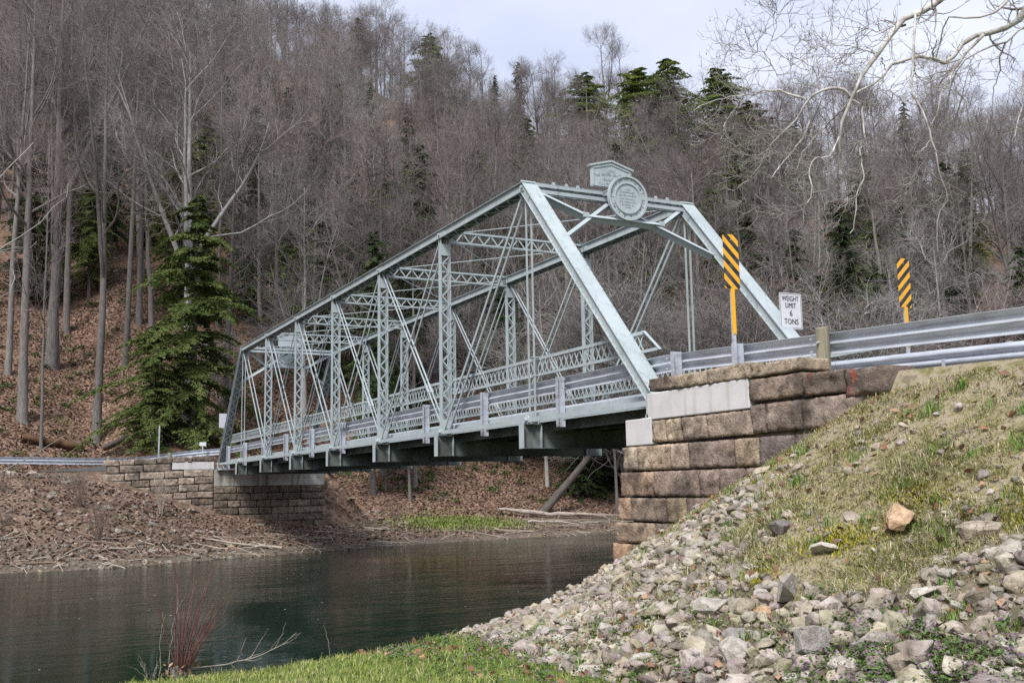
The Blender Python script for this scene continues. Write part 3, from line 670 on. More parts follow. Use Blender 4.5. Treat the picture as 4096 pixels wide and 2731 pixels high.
# ------------------------------------------------------------------ guardrails
WP = [(0, .31), (.012, .295), (.07, .265), (.083, .245), (.083, .215), (.07, .195), (.015, .168), (.008, .155), (.015, .142), (.07, .115), (.083, .095), (.083, .065), (.07, .045), (.012, .015), (0, 0)]
def rail_sweep(pts, side, lap=0.):
    """pts: list of (x,y,ztop); side +1/-1: traffic side relative to the left normal of travel"""
    P = U(pts, float); T_ = np.gradient(P[:, :2], axis=0); T_ /= np.linalg.norm(T_, axis=1)[:, None]; Nn = np.stack([-T_[:, 1], T_[:, 0]], -1)*side
    prof = WP+[(a-.006, b) for a, b in WP[::-1]]; n = len(prof); V = []
    for p, nn in zip(P, Nn):
        for a, b in prof: V.append((p[0]+nn[0]*(a+lap), p[1]+nn[1]*(a+lap), p[2]-.31+b))
    V = U(V); k = len(P); i0 = np.arange(n); j0 = np.roll(i0, -1)
    q = np.concatenate([np.stack([r_*n+i0, r_*n+j0, (r_+1)*n+j0, (r_+1)*n+i0], -1) for r_ in range(k-1)])
    me = mesh_np('rail_beam', V, [q]); me.materials.append(M['galv'])
    bm = bmesh.new(); bm.from_mesh(me); bmesh.ops.recalc_face_normals(bm, faces=bm.faces); bm.to_mesh(me); bm.free()
    return me
def steel_post(parent, x, y, zt, zb, d=.15, name='post'):
    mb = MB(); mb.box(x-.055, x+.055, y-.004, y+.004, zb, zt) ; s = d/2
    mb = MB(); mb.box(x-.004, x+.004, y-s, y+s, zb, zt); mb.box(x-.05, x+.05, y-s-.006, y-s, zb, zt); mb.box(x-.05, x+.05, y+s, y+s+.006, zb, zt); return mb.put(name, 'galv', parent)
def bolts(parent, pts):
    for p in pts:
        mb = MB(); mb.cyl(p, (p[0], p[1]+.03, p[2]), .018, 6, (1, 0, 0)); mb.put('splice_bolt', 'galv', parent)
RX = [-60, -26, -14, -7, 0, 3, 37, 39]; RZ = [-.9, .05, .33, .54, .84, .83, .81, .80]
GN = empty('near_guardrail', (0, -.31, -.1), 'grey corrugated steel guardrail along the near side of road and bridge', 'guardrail')
cur = [(36.3, -.31, .81), (37.6, -.30, .80), (38.4, -.1, .79), (38.9, .5, .76), (39.15, 1.4, .68), (39.2, 2.4, .55), (39.0, 3.3, .42), (38.75, 4.2, .36), (38.5, 5.2, .34), (38.3, 6.4, .345), (38.1, 8, .37), (37.95, 9.6, .39), (37.9, 11.5, .40), (37.85, 15, .42), (37.85, 19, .42)]
brk = [-26.2, -22.4, -18.6, -14.8, -11, -7.2, -3.7, -.15, 3.65, 7.3, 10.95, 14.6, 18.25, 21.9, 25.5, 29.2, 32.8, 36.3]
for i, (a, b) in enumerate(zip(brk[:-1], brk[1:])):
    xs_ = np.linspace(a-.12, b+.12, 12); put('rail_beam', rail_sweep([(x, -.31, np.interp(x, RX, RZ)) for x in xs_], -1, .007*(i % 2)), GN)
    bolts(GN, [(b+dx, -.31, np.interp(b, RX, RZ)-dz) for dx in (-.1, .1) for dz in (.06, .24)])
from_ = np.arange(len(cur)); tt = np.linspace(0, len(cur)-1, 70); C_ = U(cur)
CS = np.stack([np.interp(tt, from_, C_[:, k]) for k in range(3)], -1)
for k in range(3):
    for _ in range(3): CS[1:-1, k] = (CS[:-2, k]+2*CS[1:-1, k]+CS[2:, k])/4
for a, b in ((0, 24), (23, 42), (41, 56), (55, 70)): put('rail_beam', rail_sweep(CS[a:b].tolist(), -1, .006*((a//20) % 2)), GN)
for x in (3.62, 7.27, 10.92, 14.57, 18.22, 21.87, 25.5, 29.15, 32.75): steel_post(GN, x, -.225, .83, -.2)
for x, zb in ((-.42, .1), (-2.05, .1), (36.4, -.3)): steel_post(GN, x, -.225, np.interp(x, RX, RZ)+.02, zb)
def wood_post(parent, x, y, zt, zb, r=.095, name='wooden_post'):
    mb = MB(); n = 14; rings = []
    for z, f in ((zb, 1.06), (zt-.35, 1.), (zt-.02, .98), (zt, .93)): rings.append([(x+r*f*math.cos(2*math.pi*i/n), y+r*f*math.sin(2*math.pi*i/n), z+(.012*math.sin(i) if z > zt-.1 else 0)) for i in range(n)])
    vs_ = [p for rg in rings for p in rg]; fs_ = [(k*n+i, k*n+(i+1) % n, (k+1)*n+(i+1) % n, (k+1)*n+i) for k in range(3) for i in range(n)]+[tuple(range(3*n, 4*n))]
    mb.add(vs_, fs_); return mb.put(name, 'wood_post', parent)
wood_post(GN, -3.93, -.20, .74, -.1)
mb = MB(); mb.cyl((-3.95, -.12, .52), (-3.95, -.07, .52), .02, 6, (1, 0, 0)); mb.put('post_bolt', 'galv', GN)
for x in (-7.75, -11.5, -15.3): wood_post(GN, x, -.2, np.interp(x, RX, RZ)+.03, H1(x, -.2)-.1)
for (x, y) in ((38.45, 9.25), (38.15, 5.05), (38.95, 2.15), (37.6, 14)): wood_post(GN, x-.18, y, np.interp(y, [2.15, 5.05, 9.25, 14], [.60, .40, .42, .45]), -.7, .1)
GF = empty('far_guardrail', (0, -4.27, -.1), 'grey corrugated steel guardrail along the far side of road and bridge', 'guardrail')
RXf = [-60, -20, -8, -4, .4, 4, 38]; RZf = [-.6, .15, .55, .74, .90, .85, .81]
for i, (a, b) in enumerate(zip([-19, -15.2, -11.4, -7.6, -3.8, 0, 3.8, 7.6, 11.4, 15.2, 19, 22.8, 26.6, 30.4, 34.2], [-15.2, -11.4, -7.6, -3.8, 0, 3.8, 7.6, 11.4, 15.2, 19, 22.8, 26.6, 30.4, 34.2, 38.])):
    xs_ = np.linspace(a-.1, b+.1, 10); put('rail_beam', rail_sweep([(x, -4.27 if x > -2 else -4.27+.0*x, np.interp(x, RXf, RZf)) for x in xs_], 1, .006*(i % 2)), GF)
    steel_post(GF, b, -4.355, np.interp(b, RXf, RZf)+.02, -.2)
for x, y, zb in ((-2.6, -4.2, .1),):
    mb = MB(); mb.box(x-.03, x+.03, -4.19, -4.17, .45, .62); mb.put('reflector_tab', 'galv', GF)

# ------------------------------------------------------------------ signs
def stripe_mat(name, sgn):
    m = bpy.data.materials.new(name); m.use_nodes = True; N = m.node_tree.nodes; K = m.node_tree.links.new; b = N['Principled BSDF']; b.inputs['Roughness'].default_value = .45
    t = N.new('ShaderNodeTexCoord'); s = N.new('ShaderNodeSeparateXYZ'); K(t.outputs['Object'], s.inputs[0])
    a = N.new('ShaderNodeMath'); a.operation = 'MULTIPLY_ADD'; a.inputs[1].default_value = sgn; K(s.outputs['Y'], a.inputs[0]); K(s.outputs['Z'], a.inputs[2])
    d = N.new('ShaderNodeMath'); d.operation = 'MULTIPLY_ADD'; d.inputs[1].default_value = 1/.205; d.inputs[2].default_value = 10.12; K(a.outputs[0], d.inputs[0])
    f = N.new('ShaderNodeMath'); f.operation = 'FRACT'; K(d.outputs[0], f.inputs[0])
    g = N.new('ShaderNodeMath'); g.operation = 'GREATER_THAN'; g.inputs[1].default_value = .5; K(f.outputs[0], g.inputs[0])
    x = N.new('ShaderNodeMix'); x.data_type = 'RGBA'; x.inputs['A'].default_value = (.82, .40, .01, 1); x.inputs['B'].default_value = (.012, .012, .015, 1); K(g.outputs[0], x.inputs['Factor'])
    n = N.new('ShaderNodeTexNoise'); n.inputs['Scale'].default_value = 7; n.inputs['Detail'].default_value = 6; K(t.outputs['Object'], n.inputs['Vector']); q = N.new('ShaderNodeMapRange'); q.inputs['From Min'].default_value = .45; q.inputs['From Max'].default_value = .75; q.inputs['To Max'].default_value = .3; K(n.outputs[0], q.inputs['Value'])
    y = N.new('ShaderNodeMix'); y.data_type = 'RGBA'; y.inputs['B'].default_value = (.30, .24, .16, 1); K(q.outputs[0], y.inputs['Factor']); K(x.outputs['Result'], y.inputs['A']); K(y.outputs['Result'], b.inputs['Base Color']); return m
def rrect(w, h, r, n=4):
    p = []
    for cx, cy, a0 in ((w/2-r, h/2-r, 0), (-w/2+r, h/2-r, 90), (-w/2+r, -h/2+r, 180), (w/2-r, -h/2+r, 270)):
        for k in range(n+1): a = R(a0+90*k/n); p.append((cx+r*math.cos(a), cy+r*math.sin(a)))
    return p
def plate(mb, prof, x0, x1):
    n = len(prof); mb.add([(x, a, b) for x in (x0, x1) for a, b in prof], [tuple(range(n)), tuple(range(2*n-1, n-1, -1))]+[(i, (i+1) % n, n+(i+1) % n, n+i) for i in range(n)]); return mb
def marker(x, y, zb, zt, sgn, base, label, yaw):
    o = empty('object_marker', (x, y, base), label, 'road sign', 'striped object markers at the bridge end'); o.rotation_euler.z = yaw
    def pt(mb, name, m): q = put(name, mb.mesh(name), None, m); q.parent = o; return q
    h = zt-zb; mb = plate(MB(), rrect(.305, h, .035), -.012, -.008); q = pt(mb, 'sign_panel', stripe_mat('object marker stripes', sgn)); q.location = (0, 0, (zt+zb)/2-base)
    mb = MB(); mb.box(-.006, .004, -.03, .03, 0, zt-base-.05); mb.box(.004, .03, -.03, -.024, 0, zt-base-.05); mb.box(.004, .03, .024, .03, 0, zt-base-.05); pt(mb, 'post', 'galv')
    mb = MB(); mb.box(-.016, -.0065, -.036, .036, zb-base-.72, zb-base+.01); pt(mb, 'yellow_strip', 'yellow')
    mb = MB()
    for z in (zb-base+.07, zt-base-.09, zb-base-.69): mb.cyl((-.022, 0, z), (-.008, 0, z), .01, 6, (0, 1, 0))
    pt(mb, 'bolt', 'galv')
marker(-2.12, -.12, 1.62, 2.50, -.95, .1, 'left striped black and yellow marker panel standing at the near guardrail', R(0))
marker(-1.55, -4.55, 1.70, 2.61, .95, -.1, 'right striped black and yellow marker panel beyond the far guardrail', R(0))
wl = empty('weight_limit_sign', (1.5, -4.6, -.2), 'white weight limit sign with black lettering reading six tons', 'road sign')
mb = plate(MB(), rrect(.60, .76, .04), 1.488, 1.492)
for i, v in enumerate(mb.v): mb.v[i] = (v[0], v[1]-4.6, v[2]+2.13)
mb.put('sign_panel', 'sign_white', wl)
mb = MB(); pr_ = rrect(.565, .725, .035, 4); n = len(pr_); pi_ = rrect(.545, .705, .028, 4)
mb.add([(1.4865, a-4.6, b+2.13) for a, b in pr_]+[(1.4865, a-4.6, b+2.13) for a, b in pi_], [(i, (i+1) % n, n+(i+1) % n, n+i) for i in range(n)]); mb.put('sign_border', 'black', wl)
SM = lambda x, y, z: Matrix(((0, 0, -1, x), (-1, 0, 0, y), (0, 1, 0, z), (0, 0, 0, 1)))
for s, z, size, sx in (('WEIGHT', 2.385, .155, .76), ('LIMIT', 2.24, .155, .8), ('6', 2.075, .175, .95), ('TONS', 1.90, .165, .88)):
    me = text_me(s, size, .001)
    me.transform(SM(1.4855, -4.6, z) @ Matrix.Diagonal((sx, 1, 1, 1))); put('lettering', me, wl, 'black')
    for dx in (.0025,):      # heavier strokes, as on a highway sign
        me2 = me.copy(); me2.transform(Matrix.Translation((dx*.2, dx*1.6, dx*.6))); put('lettering', me2, wl)
mb = MB(); mb.box(1.494, 1.502, -4.63, -4.57, -.3, 2.45); mb.box(1.502, 1.53, -4.63, -4.624, -.3, 2.45); mb.box(1.502, 1.53, -4.576, -4.57, -.3, 2.45); mb.put('post', 'galv', wl)
bs = empty('sign_seen_from_behind', (38.4, -.05, -.3), 'blank grey back of a road sign at the far bridge end', 'road sign')
mb = plate(MB(), rrect(.55, .72, .04), 38.4, 38.405)
for i, v in enumerate(mb.v): mb.v[i] = (v[0], v[1]-.42, v[2]+2.2)
mb.put('sign_panel', 'sign_back', bs)
mb = MB(); mb.box(38.41, 38.45, -.45, -.39, -.4, 2.4); mb.put('post', 'galv', bs)
dp = empty('delineator_post', (38.9, 2.55, -.4), 'thin bare metal sign post behind the far stone wall', 'post')
mb = MB(); mb.box(38.95, 38.96, 2.62, 2.68, -.4, 1.95); mb.box(38.96, 38.99, 2.62, 2.628, -.4, 1.95); mb.box(38.96, 38.99, 2.672, 2.68, -.4, 1.95); mb.put('channel_post', 'galv', dp)
sp_ = empty('small_plate_sign', (38.3, .55, -.3), 'small white number plate on a stub above the far guardrail', 'road sign')
mb = MB(); mb.box(38.5, 38.51, .45, .77, .93, 1.12); mb.put('plate', 'sign_white', sp_)
mb = MB(); mb.box(38.515, 38.54, .58, .64, -.3, 1.05); mb.put('stub_post', 'galv', sp_)

# ------------------------------------------------------------------ trees
M['bark'] = mat('grey brown bark', [(.08, .071, .064), (.145, .13, .118), (.215, .196, .18)], 5, .95, bump=.5, bscale=9, stretch=(3, 3, .5), vary=.3, extra=streaks((.10, .12, .05), .35, (1.5, 1.5, .6), .58))
M['bark_pale'] = mat('pale beech bark', [(.18, .17, .16), (.27, .258, .245), (.36, .348, .332)], 4, .9, bump=.15, stretch=(2, 2, .7), vary=.15)
M['bark_dark'] = mat('dark bark', [(.05, .042, .036), (.09, .078, .068), (.14, .122, .105)], 5, .95, bump=.5, bscale=9, stretch=(3, 3, .5))  # darker bark for the leaning tree and the mossy log
M['twig'] = mat('bare twigs', [(.115, .102, .095), (.175, .156, .146), (.24, .217, .204)], 1.2, .95, vary=.3)
M['twig_red'] = mat('reddish bare twigs', [(.125, .10, .098), (.185, .15, .147), (.24, .198, .195)], 1.2, .95, vary=.25)
M['twig_pale'] = mat('pale bare twigs', [(.22, .21, .195), (.33, .315, .295)], 1.2, .95, vary=.2)
def translucent(m, fac=.35):
    nt = m.node_tree; b = nt.nodes['Principled BSDF']; t = nt.nodes.new('ShaderNodeBsdfTranslucent'); x = nt.nodes.new('ShaderNodeMixShader'); x.inputs[0].default_value = fac
    nt.links.new(b.inputs['Base Color'].links[0].from_socket, t.inputs['Color']); nt.links.new(b.outputs[0], x.inputs[1]); nt.links.new(t.outputs[0], x.inputs[2]); nt.links.new(x.outputs[0], nt.nodes['Material Output'].inputs['Surface']); return m
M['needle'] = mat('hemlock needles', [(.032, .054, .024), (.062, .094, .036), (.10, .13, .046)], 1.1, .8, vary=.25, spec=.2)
M['needle_lit'] = mat('hemlock needles with painted sunlight', [(.08, .12, .036), (.14, .185, .055), (.22, .245, .085)], .9, .8, vary=.15, spec=.2)  # brighter copy of the needle greens, sunlight put into the colour
M['needle_ridge'] = mat('sunlit evergreen needles', [(.11, .155, .045), (.17, .215, .06), (.24, .27, .09)], .9, .8, vary=.15, spec=.2)  # ridge copy, sunlight painted into its greens
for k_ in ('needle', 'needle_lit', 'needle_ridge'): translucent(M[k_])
def tubes(P, Rd, sides, V, F, base):
    """P (N,k,3) polylines, Rd (N,k) radii -> appended to V,F lists"""
    N_, k, _ = P.shape
    T = np.gradient(P, axis=1); T /= np.linalg.norm(T, axis=2, keepdims=True)+1e-9
    ref = np.where(np.abs(T[..., 2:3]) < .9, U([0, 0, 1.]), U([1., 0, 0])); u = np.cross(T, ref); u /= np.linalg.norm(u, axis=2, keepdims=True)+1e-9; w = np.cross(T, u)
    an = np.arange(sides)*2*np.pi/sides
    ring = P[:, :, None]+Rd[:, :, None, None]*(np.cos(an)[None, None, :, None]*u[:, :, None]+np.sin(an)[None, None, :, None]*w[:, :, None])
    V.append(ring.reshape(-1, 3)); ii = base+np.arange(N_*k*sides).reshape(N_, k, sides); jj = np.roll(ii, -1, axis=2)
    F.append(np.stack([ii[:, :-1], jj[:, :-1], jj[:, 1:], ii[:, 1:]], -1).reshape(-1, 4)); return base+N_*k*sides
def unit(v): return v/(np.linalg.norm(v, axis=-1, keepdims=True)+1e-9)
def children(rs, P, Rd, m, tlo, thi, ang, length, npt, rfac, up, jit, rmin, tip=.35):
    """m children per parent polyline"""
    N_, k, _ = P.shape; t = rs.uniform(tlo, thi, (N_, m)); t.sort(axis=1); f = t*(k-1); i = np.minimum(f.astype(int), k-2); fr = (f-i)[..., None]
    ar = np.arange(N_)[:, None]; S = P[ar, i]*(1-fr)+P[ar, i+1]*fr; D = unit(P[ar, i+1]-P[ar, i]); r = (Rd[ar, i]*(1-fr[..., 0])+Rd[ar, i+1]*fr[..., 0])*rfac
    S = S.reshape(-1, 3); D = D.reshape(-1, 3); r = np.maximum(r.reshape(-1), rmin); t = t.reshape(-1); n = len(S)
    rv = unit(rs.normal(size=(n, 3))); perp = unit(rv-D*(rv*D).sum(1, keepdims=True)); a = np.radians(rs.uniform(*ang, n))[:, None]
    d = unit(D*np.cos(a)+perp*np.sin(a)); Ln = rs.uniform(*length, n)*(1.15-.6*t)
    pts = [S]; dd = d
    for q in range(npt-1):
        dd = unit(dd+rs.normal(0, jit, (n, 3))+U([0, 0, up])); pts.append(pts[-1]+dd*(Ln/(npt-1))[:, None])
    C_ = np.stack(pts, 1); rr = r[:, None]*np.linspace(1, tip, npt)[None]
    return C_, rr
def trunk_line(rs, Hh, r0, lean=.02, wob=.12, n=14, tip=.12):
    z = np.linspace(0, Hh, n); x = np.cumsum(rs.normal(lean, wob/n**.5*.5, n)*Hh/n*1.5); y = np.cumsum(rs.normal(0, wob/n**.5*.5, n)*Hh/n*1.5)
    t = z/Hh; r = r0*((1-t)**.9*(1-tip)+tip); r[0] *= 1.45; z[1] = .35; r[1] = r0*1.08
    return np.stack([x-x[0], y-y[0], z], -1)[None], r[None]
def bare_tree(seed, Hh=20., r0=.26, clear=.35, spread=.34, n1=13, n2=7, n3=7, n4=3, up=.09, forks=0, fine=1.):
    rs = np.random.default_rng(seed); T, TR_ = trunk_line(rs, Hh, r0)
    if forks:
        C_, cr_ = children(rs, T, TR_, forks, clear*.7, clear*1.3, (14, 30), (Hh*.55, Hh*.75), 10, .8, .06, .06, .05, .12); lead = [(T, TR_), (C_, cr_)]
    else: lead = [(T, TR_)]
    tv, tf, b = [], [], 0
    for P_, r_ in lead: b = tubes(P_, r_, 8, tv, tf, b)
    cv, cf, b = [], [], 0; l1 = []
    for j, (P_, r_) in enumerate(lead):
        l1.append(children(rs, P_, r_, n1 if j == 0 else max(4, n1//2), clear if j == 0 else .15, .99, (32, 68), (Hh*spread*.7, Hh*spread*1.1), 8, .46, up, .13, .04))
    A = [np.concatenate([q[k] for q in l1]) for k in (0, 1)]
    bt = sum(len(q) for q in tv); bt = tubes(A[0], A[1], 5, tv, tf, bt)
    B = children(rs, *A, n2, .2, 1., (25, 62), (Hh*spread*.28, Hh*spread*.5), 6, .55, up*.9, .16, .021); b = tubes(*B, 4, cv, cf, b)
    C_ = children(rs, *B, n3, .15, 1., (22, 62), (1.0*fine, 2.0*fine), 4, .55, up*.8, .18, .009*fine); b = tubes(*C_, 3, cv, cf, b)
    if n4: D_ = children(rs, *C_, n4, .2, 1., (20, 60), (.5*fine, 1.1*fine), 3, .7, up*.6, .15, .0065*fine, .5); b = tubes(*D_, 3, cv, cf, b)
    return mesh_np('trunk', np.concatenate(tv), [np.concatenate(tf)], smooth=True), mesh_np('crown', np.concatenate(cv), [np.concatenate(cf)])
def hemlock(seed, Hh=14., wid=3.2, nb=150, lo=.08, r0=.2, sprigs=16, dense=.85, size=1.25, cards_=5, prof=.62, lobe=.8):
    rs = np.random.default_rng(seed); T, TR_ = trunk_line(rs, Hh, r0, .0, .05, 12, .06); tv, tf = [], []; tubes(T, TR_, 7, tv, tf, 0)
    t = lo+(1-lo)*np.linspace(0, 1, nb)**1.05; t = np.minimum(t+rs.normal(0, .01, nb), .995); az = np.arange(nb)*2.4+rs.normal(0, .35, nb)
    ln = wid*((1-t)/(1-lo))**prof*rs.uniform(.28, 1.15, nb)*np.where(t < lo+.12, .8, 1)+.15
    ln *= (1.-lobe*.5)+lobe*vnoise(az % 6.283*1.1+seed, t*9, seed); el = np.radians(rs.uniform(-36, 26, nb)+22*t); k = 7; s = np.linspace(0, 1, k)
    f = t*(T.shape[1]-1); i = np.minimum(f.astype(int), T.shape[1]-2); fr = (f-i)[:, None]; S = T[0, i]*(1-fr)+T[0, i+1]*fr
    hd = np.stack([np.cos(az), np.sin(az), np.zeros(nb)], -1); P_ = S[:, None]+hd[:, None]*(ln[:, None]*s*np.cos(el)[:, None])[..., None]
    P_[..., 2] += ln[:, None]*(np.sin(el)[:, None]*s-.42*s**2.2); rr = np.maximum(.012, .02*ln)[:, None]*(1-.85*s)[None]
    cv, cf = [], []; base = tubes(P_, rr, 3, cv, cf, 0); nbark = len(cf[0])
    # flat sprays: lateral twigs on both sides of each branch, each feathered with small needle cards
    m = sprigs; ts = np.tile(np.linspace(.10, 1., m), (nb, 1))+rs.normal(0, .02, (nb, m)); ts = np.clip(ts, .05, 1)
    f = ts*(k-1); i = np.minimum(f.astype(int), k-2); fr = (f-i)[..., None]; ar = np.arange(nb)[:, None]
    S2 = (P_[ar, i]*(1-fr)+P_[ar, i+1]*fr).reshape(-1, 3); D2 = unit(P_[ar, i+1]-P_[ar, i]).reshape(-1, 3); tt_ = ts.reshape(-1); LL = np.repeat(ln, m)
    Q_ = []
    for side in (-1, 1):
        lat = unit(np.cross(D2, U([0, 0, 1.])))*side; a = np.radians(rs.uniform(35, 70, len(S2)))[:, None]; d = unit(D2*np.cos(a)+lat*np.sin(a)+rs.normal(0, .15, S2.shape)); d[:, 2] -= .18
        L_ = (np.clip(LL*.40*(1.1-tt_), .12, 1.1)*rs.uniform(.5, 1.25, len(S2)))[:, None]
        for q in range(cards_):
            o_ = S2+d*L_*(q/cards_); dq = unit(d+lat*rs.normal(0, .5, (len(d), 1))+D2*rs.normal(.2, .5, (len(d), 1))+rs.normal(0, .18, d.shape)); lq = (.10+.16*L_*(1-q/cards_/1.5))*size; nrm = unit(U([0, 0, .8])+rs.normal(0, .8, d.shape)); wv = unit(np.cross(dq, nrm)); ww = (.022+.16*lq)
            Q_.append(np.stack([o_, o_+dq*lq*.4+wv*ww, o_+dq*lq-U([0, 0, .02]), o_+dq*lq*.45-wv*ww], 1))
    Qa = np.concatenate(Q_)
    if dense < 1: Qa = Qa[rs.random(len(Qa)) < dense]
    cv.append(Qa.reshape(-1, 3)); cf.append((base+np.arange(len(Qa)*4)).reshape(-1, 4))
    cm = mesh_np('crown', np.concatenate(cv), [np.concatenate(cf)])
    return mesh_np('trunk', np.concatenate(tv), [np.concatenate(tf)], smooth=True), cm
def setm(me, *ms):
    me.materials.clear()
    for m_ in ms: me.materials.append(M[m_])
# kinds: (height, trunk mesh, crown mesh)
KIND = []
specs = [dict(seed=11, Hh=22, r0=.30, clear=.42, spread=.30), dict(seed=12, Hh=20, r0=.24, clear=.38, spread=.33, forks=2), dict(seed=13, Hh=18, r0=.22, clear=.30, spread=.36),
         dict(seed=14, Hh=23, r0=.34, clear=.48, spread=.28, forks=1), dict(seed=15, Hh=16, r0=.16, clear=.25, spread=.36, forks=2), dict(seed=16, Hh=19, r0=.2, clear=.36, spread=.31), dict(seed=17, Hh=21, r0=.28, clear=.33, spread=.36, forks=1),
         dict(seed=18, Hh=17, r0=.19, clear=.22, spread=.4, n1=15)]
tw = ['twig', 'twig_red', 'twig', 'twig', 'twig_pale', 'twig_red', 'twig', 'twig_pale']; bk = ['bark', 'bark', 'bark', 'bark', 'bark_pale', 'bark', 'bark', 'bark_pale']
for s_, a, b in zip(specs, tw, bk):
    t_, c_ = bare_tree(**s_); setm(t_, b); setm(c_, a); KIND.append((s_['Hh'], t_, c_))
SAP = []
for s_, a, b in ((dict(seed=31, Hh=8, r0=.06, clear=.2, spread=.35, n1=12, n2=6, n3=5, n4=3), 'twig', 'bark'), (dict(seed=32, Hh=7, r0=.07, clear=.12, spread=.45, n1=12, n2=6, n3=5, n4=3, forks=2, up=.05), 'twig_pale', 'bark_pale'), (dict(seed=33, Hh=6, r0=.05, clear=.1, spread=.5, n1=13, n2=6, n3=5, n4=3, up=.03), 'twig_red', 'bark')):
    t_, c_ = bare_tree(**s_); setm(t_, b); setm(c_, a); SAP.append((s_['Hh'], t_, c_))
HEM = []
for s_, a in ((dict(seed=51, Hh=15, wid=3.4), 'needle'), (dict(seed=52, Hh=18, wid=3.6, lo=.2, nb=170), 'needle'), (dict(seed=53, Hh=10, wid=2.6, nb=110, lo=.05, r0=.12), 'needle_lit'), (dict(seed=54, Hh=15, wid=4.4, nb=170, lo=.1, prof=.5, size=1.5), 'needle_lit')):
    t_, c_ = hemlock(**s_); setm(t_, 'bark'); setm(c_, a); HEM.append((s_['Hh'], t_, c_))
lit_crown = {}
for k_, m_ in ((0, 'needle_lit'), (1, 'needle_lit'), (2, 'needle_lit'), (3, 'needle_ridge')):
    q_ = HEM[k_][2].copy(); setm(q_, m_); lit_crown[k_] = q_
def plant(name, kind, x, y, hh, rz, label, cat, group, z=None, wide=1., tilt=(0, 0)):
    z = H1(x, y)-.4 if z is None else z
    o = empty(name, (x, y, z), label, cat, group); s = hh/kind[0]; o.scale = (s*wide, s*wide, s); o.rotation_euler = (tilt[0], tilt[1], rz)
    for n_, me in (('trunk', kind[1]), ('crown', kind[2])):
        c = bpy.data.objects.new(n_, me); col.objects.link(c); c.parent = o
    return o
def pix(x, y, z):
    d = CR @ (U((x, y, z))-CAM); return 2048+4112.45*d[0]/d[2], 1365.5-4112.45*d[1]/d[2], d[2]
# jittered stand of trees over the hillside
cand = []
RIDGE = U([(121.8, -73.4), (110.2, -76.1), (106.3, -78.7), (100.7, -83.5), (92.2, -82.), (148.8, -57.5)])
rs = np.random.default_rng(101)
for gx_ in np.arange(34, 250, 5.2):
    for gy_ in np.arange(-125, 60, 5.2):
        x, y = gx_+rs.uniform(-2.3, 2.3), gy_+rs.uniform(-2.3, 2.3); d_ = (CR @ (U((x, y, 0))-CAM))
        if d_[2] < 30: continue
        lx = d_[0]/d_[2]
        if abs(lx) > .60: continue
        dF = float(sdist(U([x]), U([y]), FW)[0])
        if dF < (22 if y > -1 else 9) or (x < 50 and y > -7): continue
        if lx < -.30 and d_[2] < 85 and rs.random() < .45: continue
        if d_[2] > 120 and rs.random() < .25: continue
        v_ = U((x, y)); skip = False
        for q_ in RIDGE:      # keep the view of the ridge evergreens open
            w_ = v_-q_; back = CAM[:2]-q_; back = back/np.linalg.norm(back); a_ = w_ @ back
            if -3 < a_ < 13 and abs(w_[0]*back[1]-w_[1]*back[0]) < 4.: skip = True
        if skip: continue
        cand.append((x, y, d_[2], lx))
cand.sort(key=lambda c: c[2])
print('tree candidates', len(cand))
LANDX = [150, 400, 640, 900, 1200, 1550, 1900, 2200, 2420, 2650, 2850, 3050, 3300, 3560, 3800]
LAND = ['at the left edge', 'above the left guardrail', 'left of the large hemlock', 'behind the large hemlock', 'above the far portal', 'above the far top chord end', 'above the middle top chord', 'above the near top chord end', 'left of the plaque', 'above the round medallion', 'right of the medallion', 'above the left marker', 'above the weight limit sign', 'left of the right marker', 'above the right marker', 'at the right edge']
BAND = ['at the foot of the wood', 'low on the hill', 'on the lower hillside', 'midway up the hill', 'on the upper hillside', 'near the ridge']
tolabel = []
ORDW = ['first', 'second', 'third', 'fourth', 'fifth', 'sixth', 'seventh', 'eighth', 'ninth', 'tenth', 'eleventh', 'twelfth', 'thirteenth', 'fourteenth', 'fifteenth', 'sixteenth']
ORD = {n: ([f'{w} from left' for w in ORDW[:n]] if n > 3 else (['left one', 'right one'] if n == 2 else ['left one', 'middle one', 'right one'])) for n in range(2, 17)}
def finish_labels(lst, grp):
    by = {}
    for o, lab, px_ in lst: by.setdefault(lab, []).append((px_, o))
    for lab, q in by.items():
        q.sort(key=lambda t: t[0])
        for i, (_, o) in enumerate(q):
            o['label'] = lab if len(q) == 1 else (f'{lab}, {ORD[len(q)][i]}' if len(q) in ORD else lab); o['group'] = grp if len(q) in ORD or len(q) == 1 else f'{grp}: {lab}'
NEAR_N = 300
far_pts = []
hem_pts = []
nind = 0
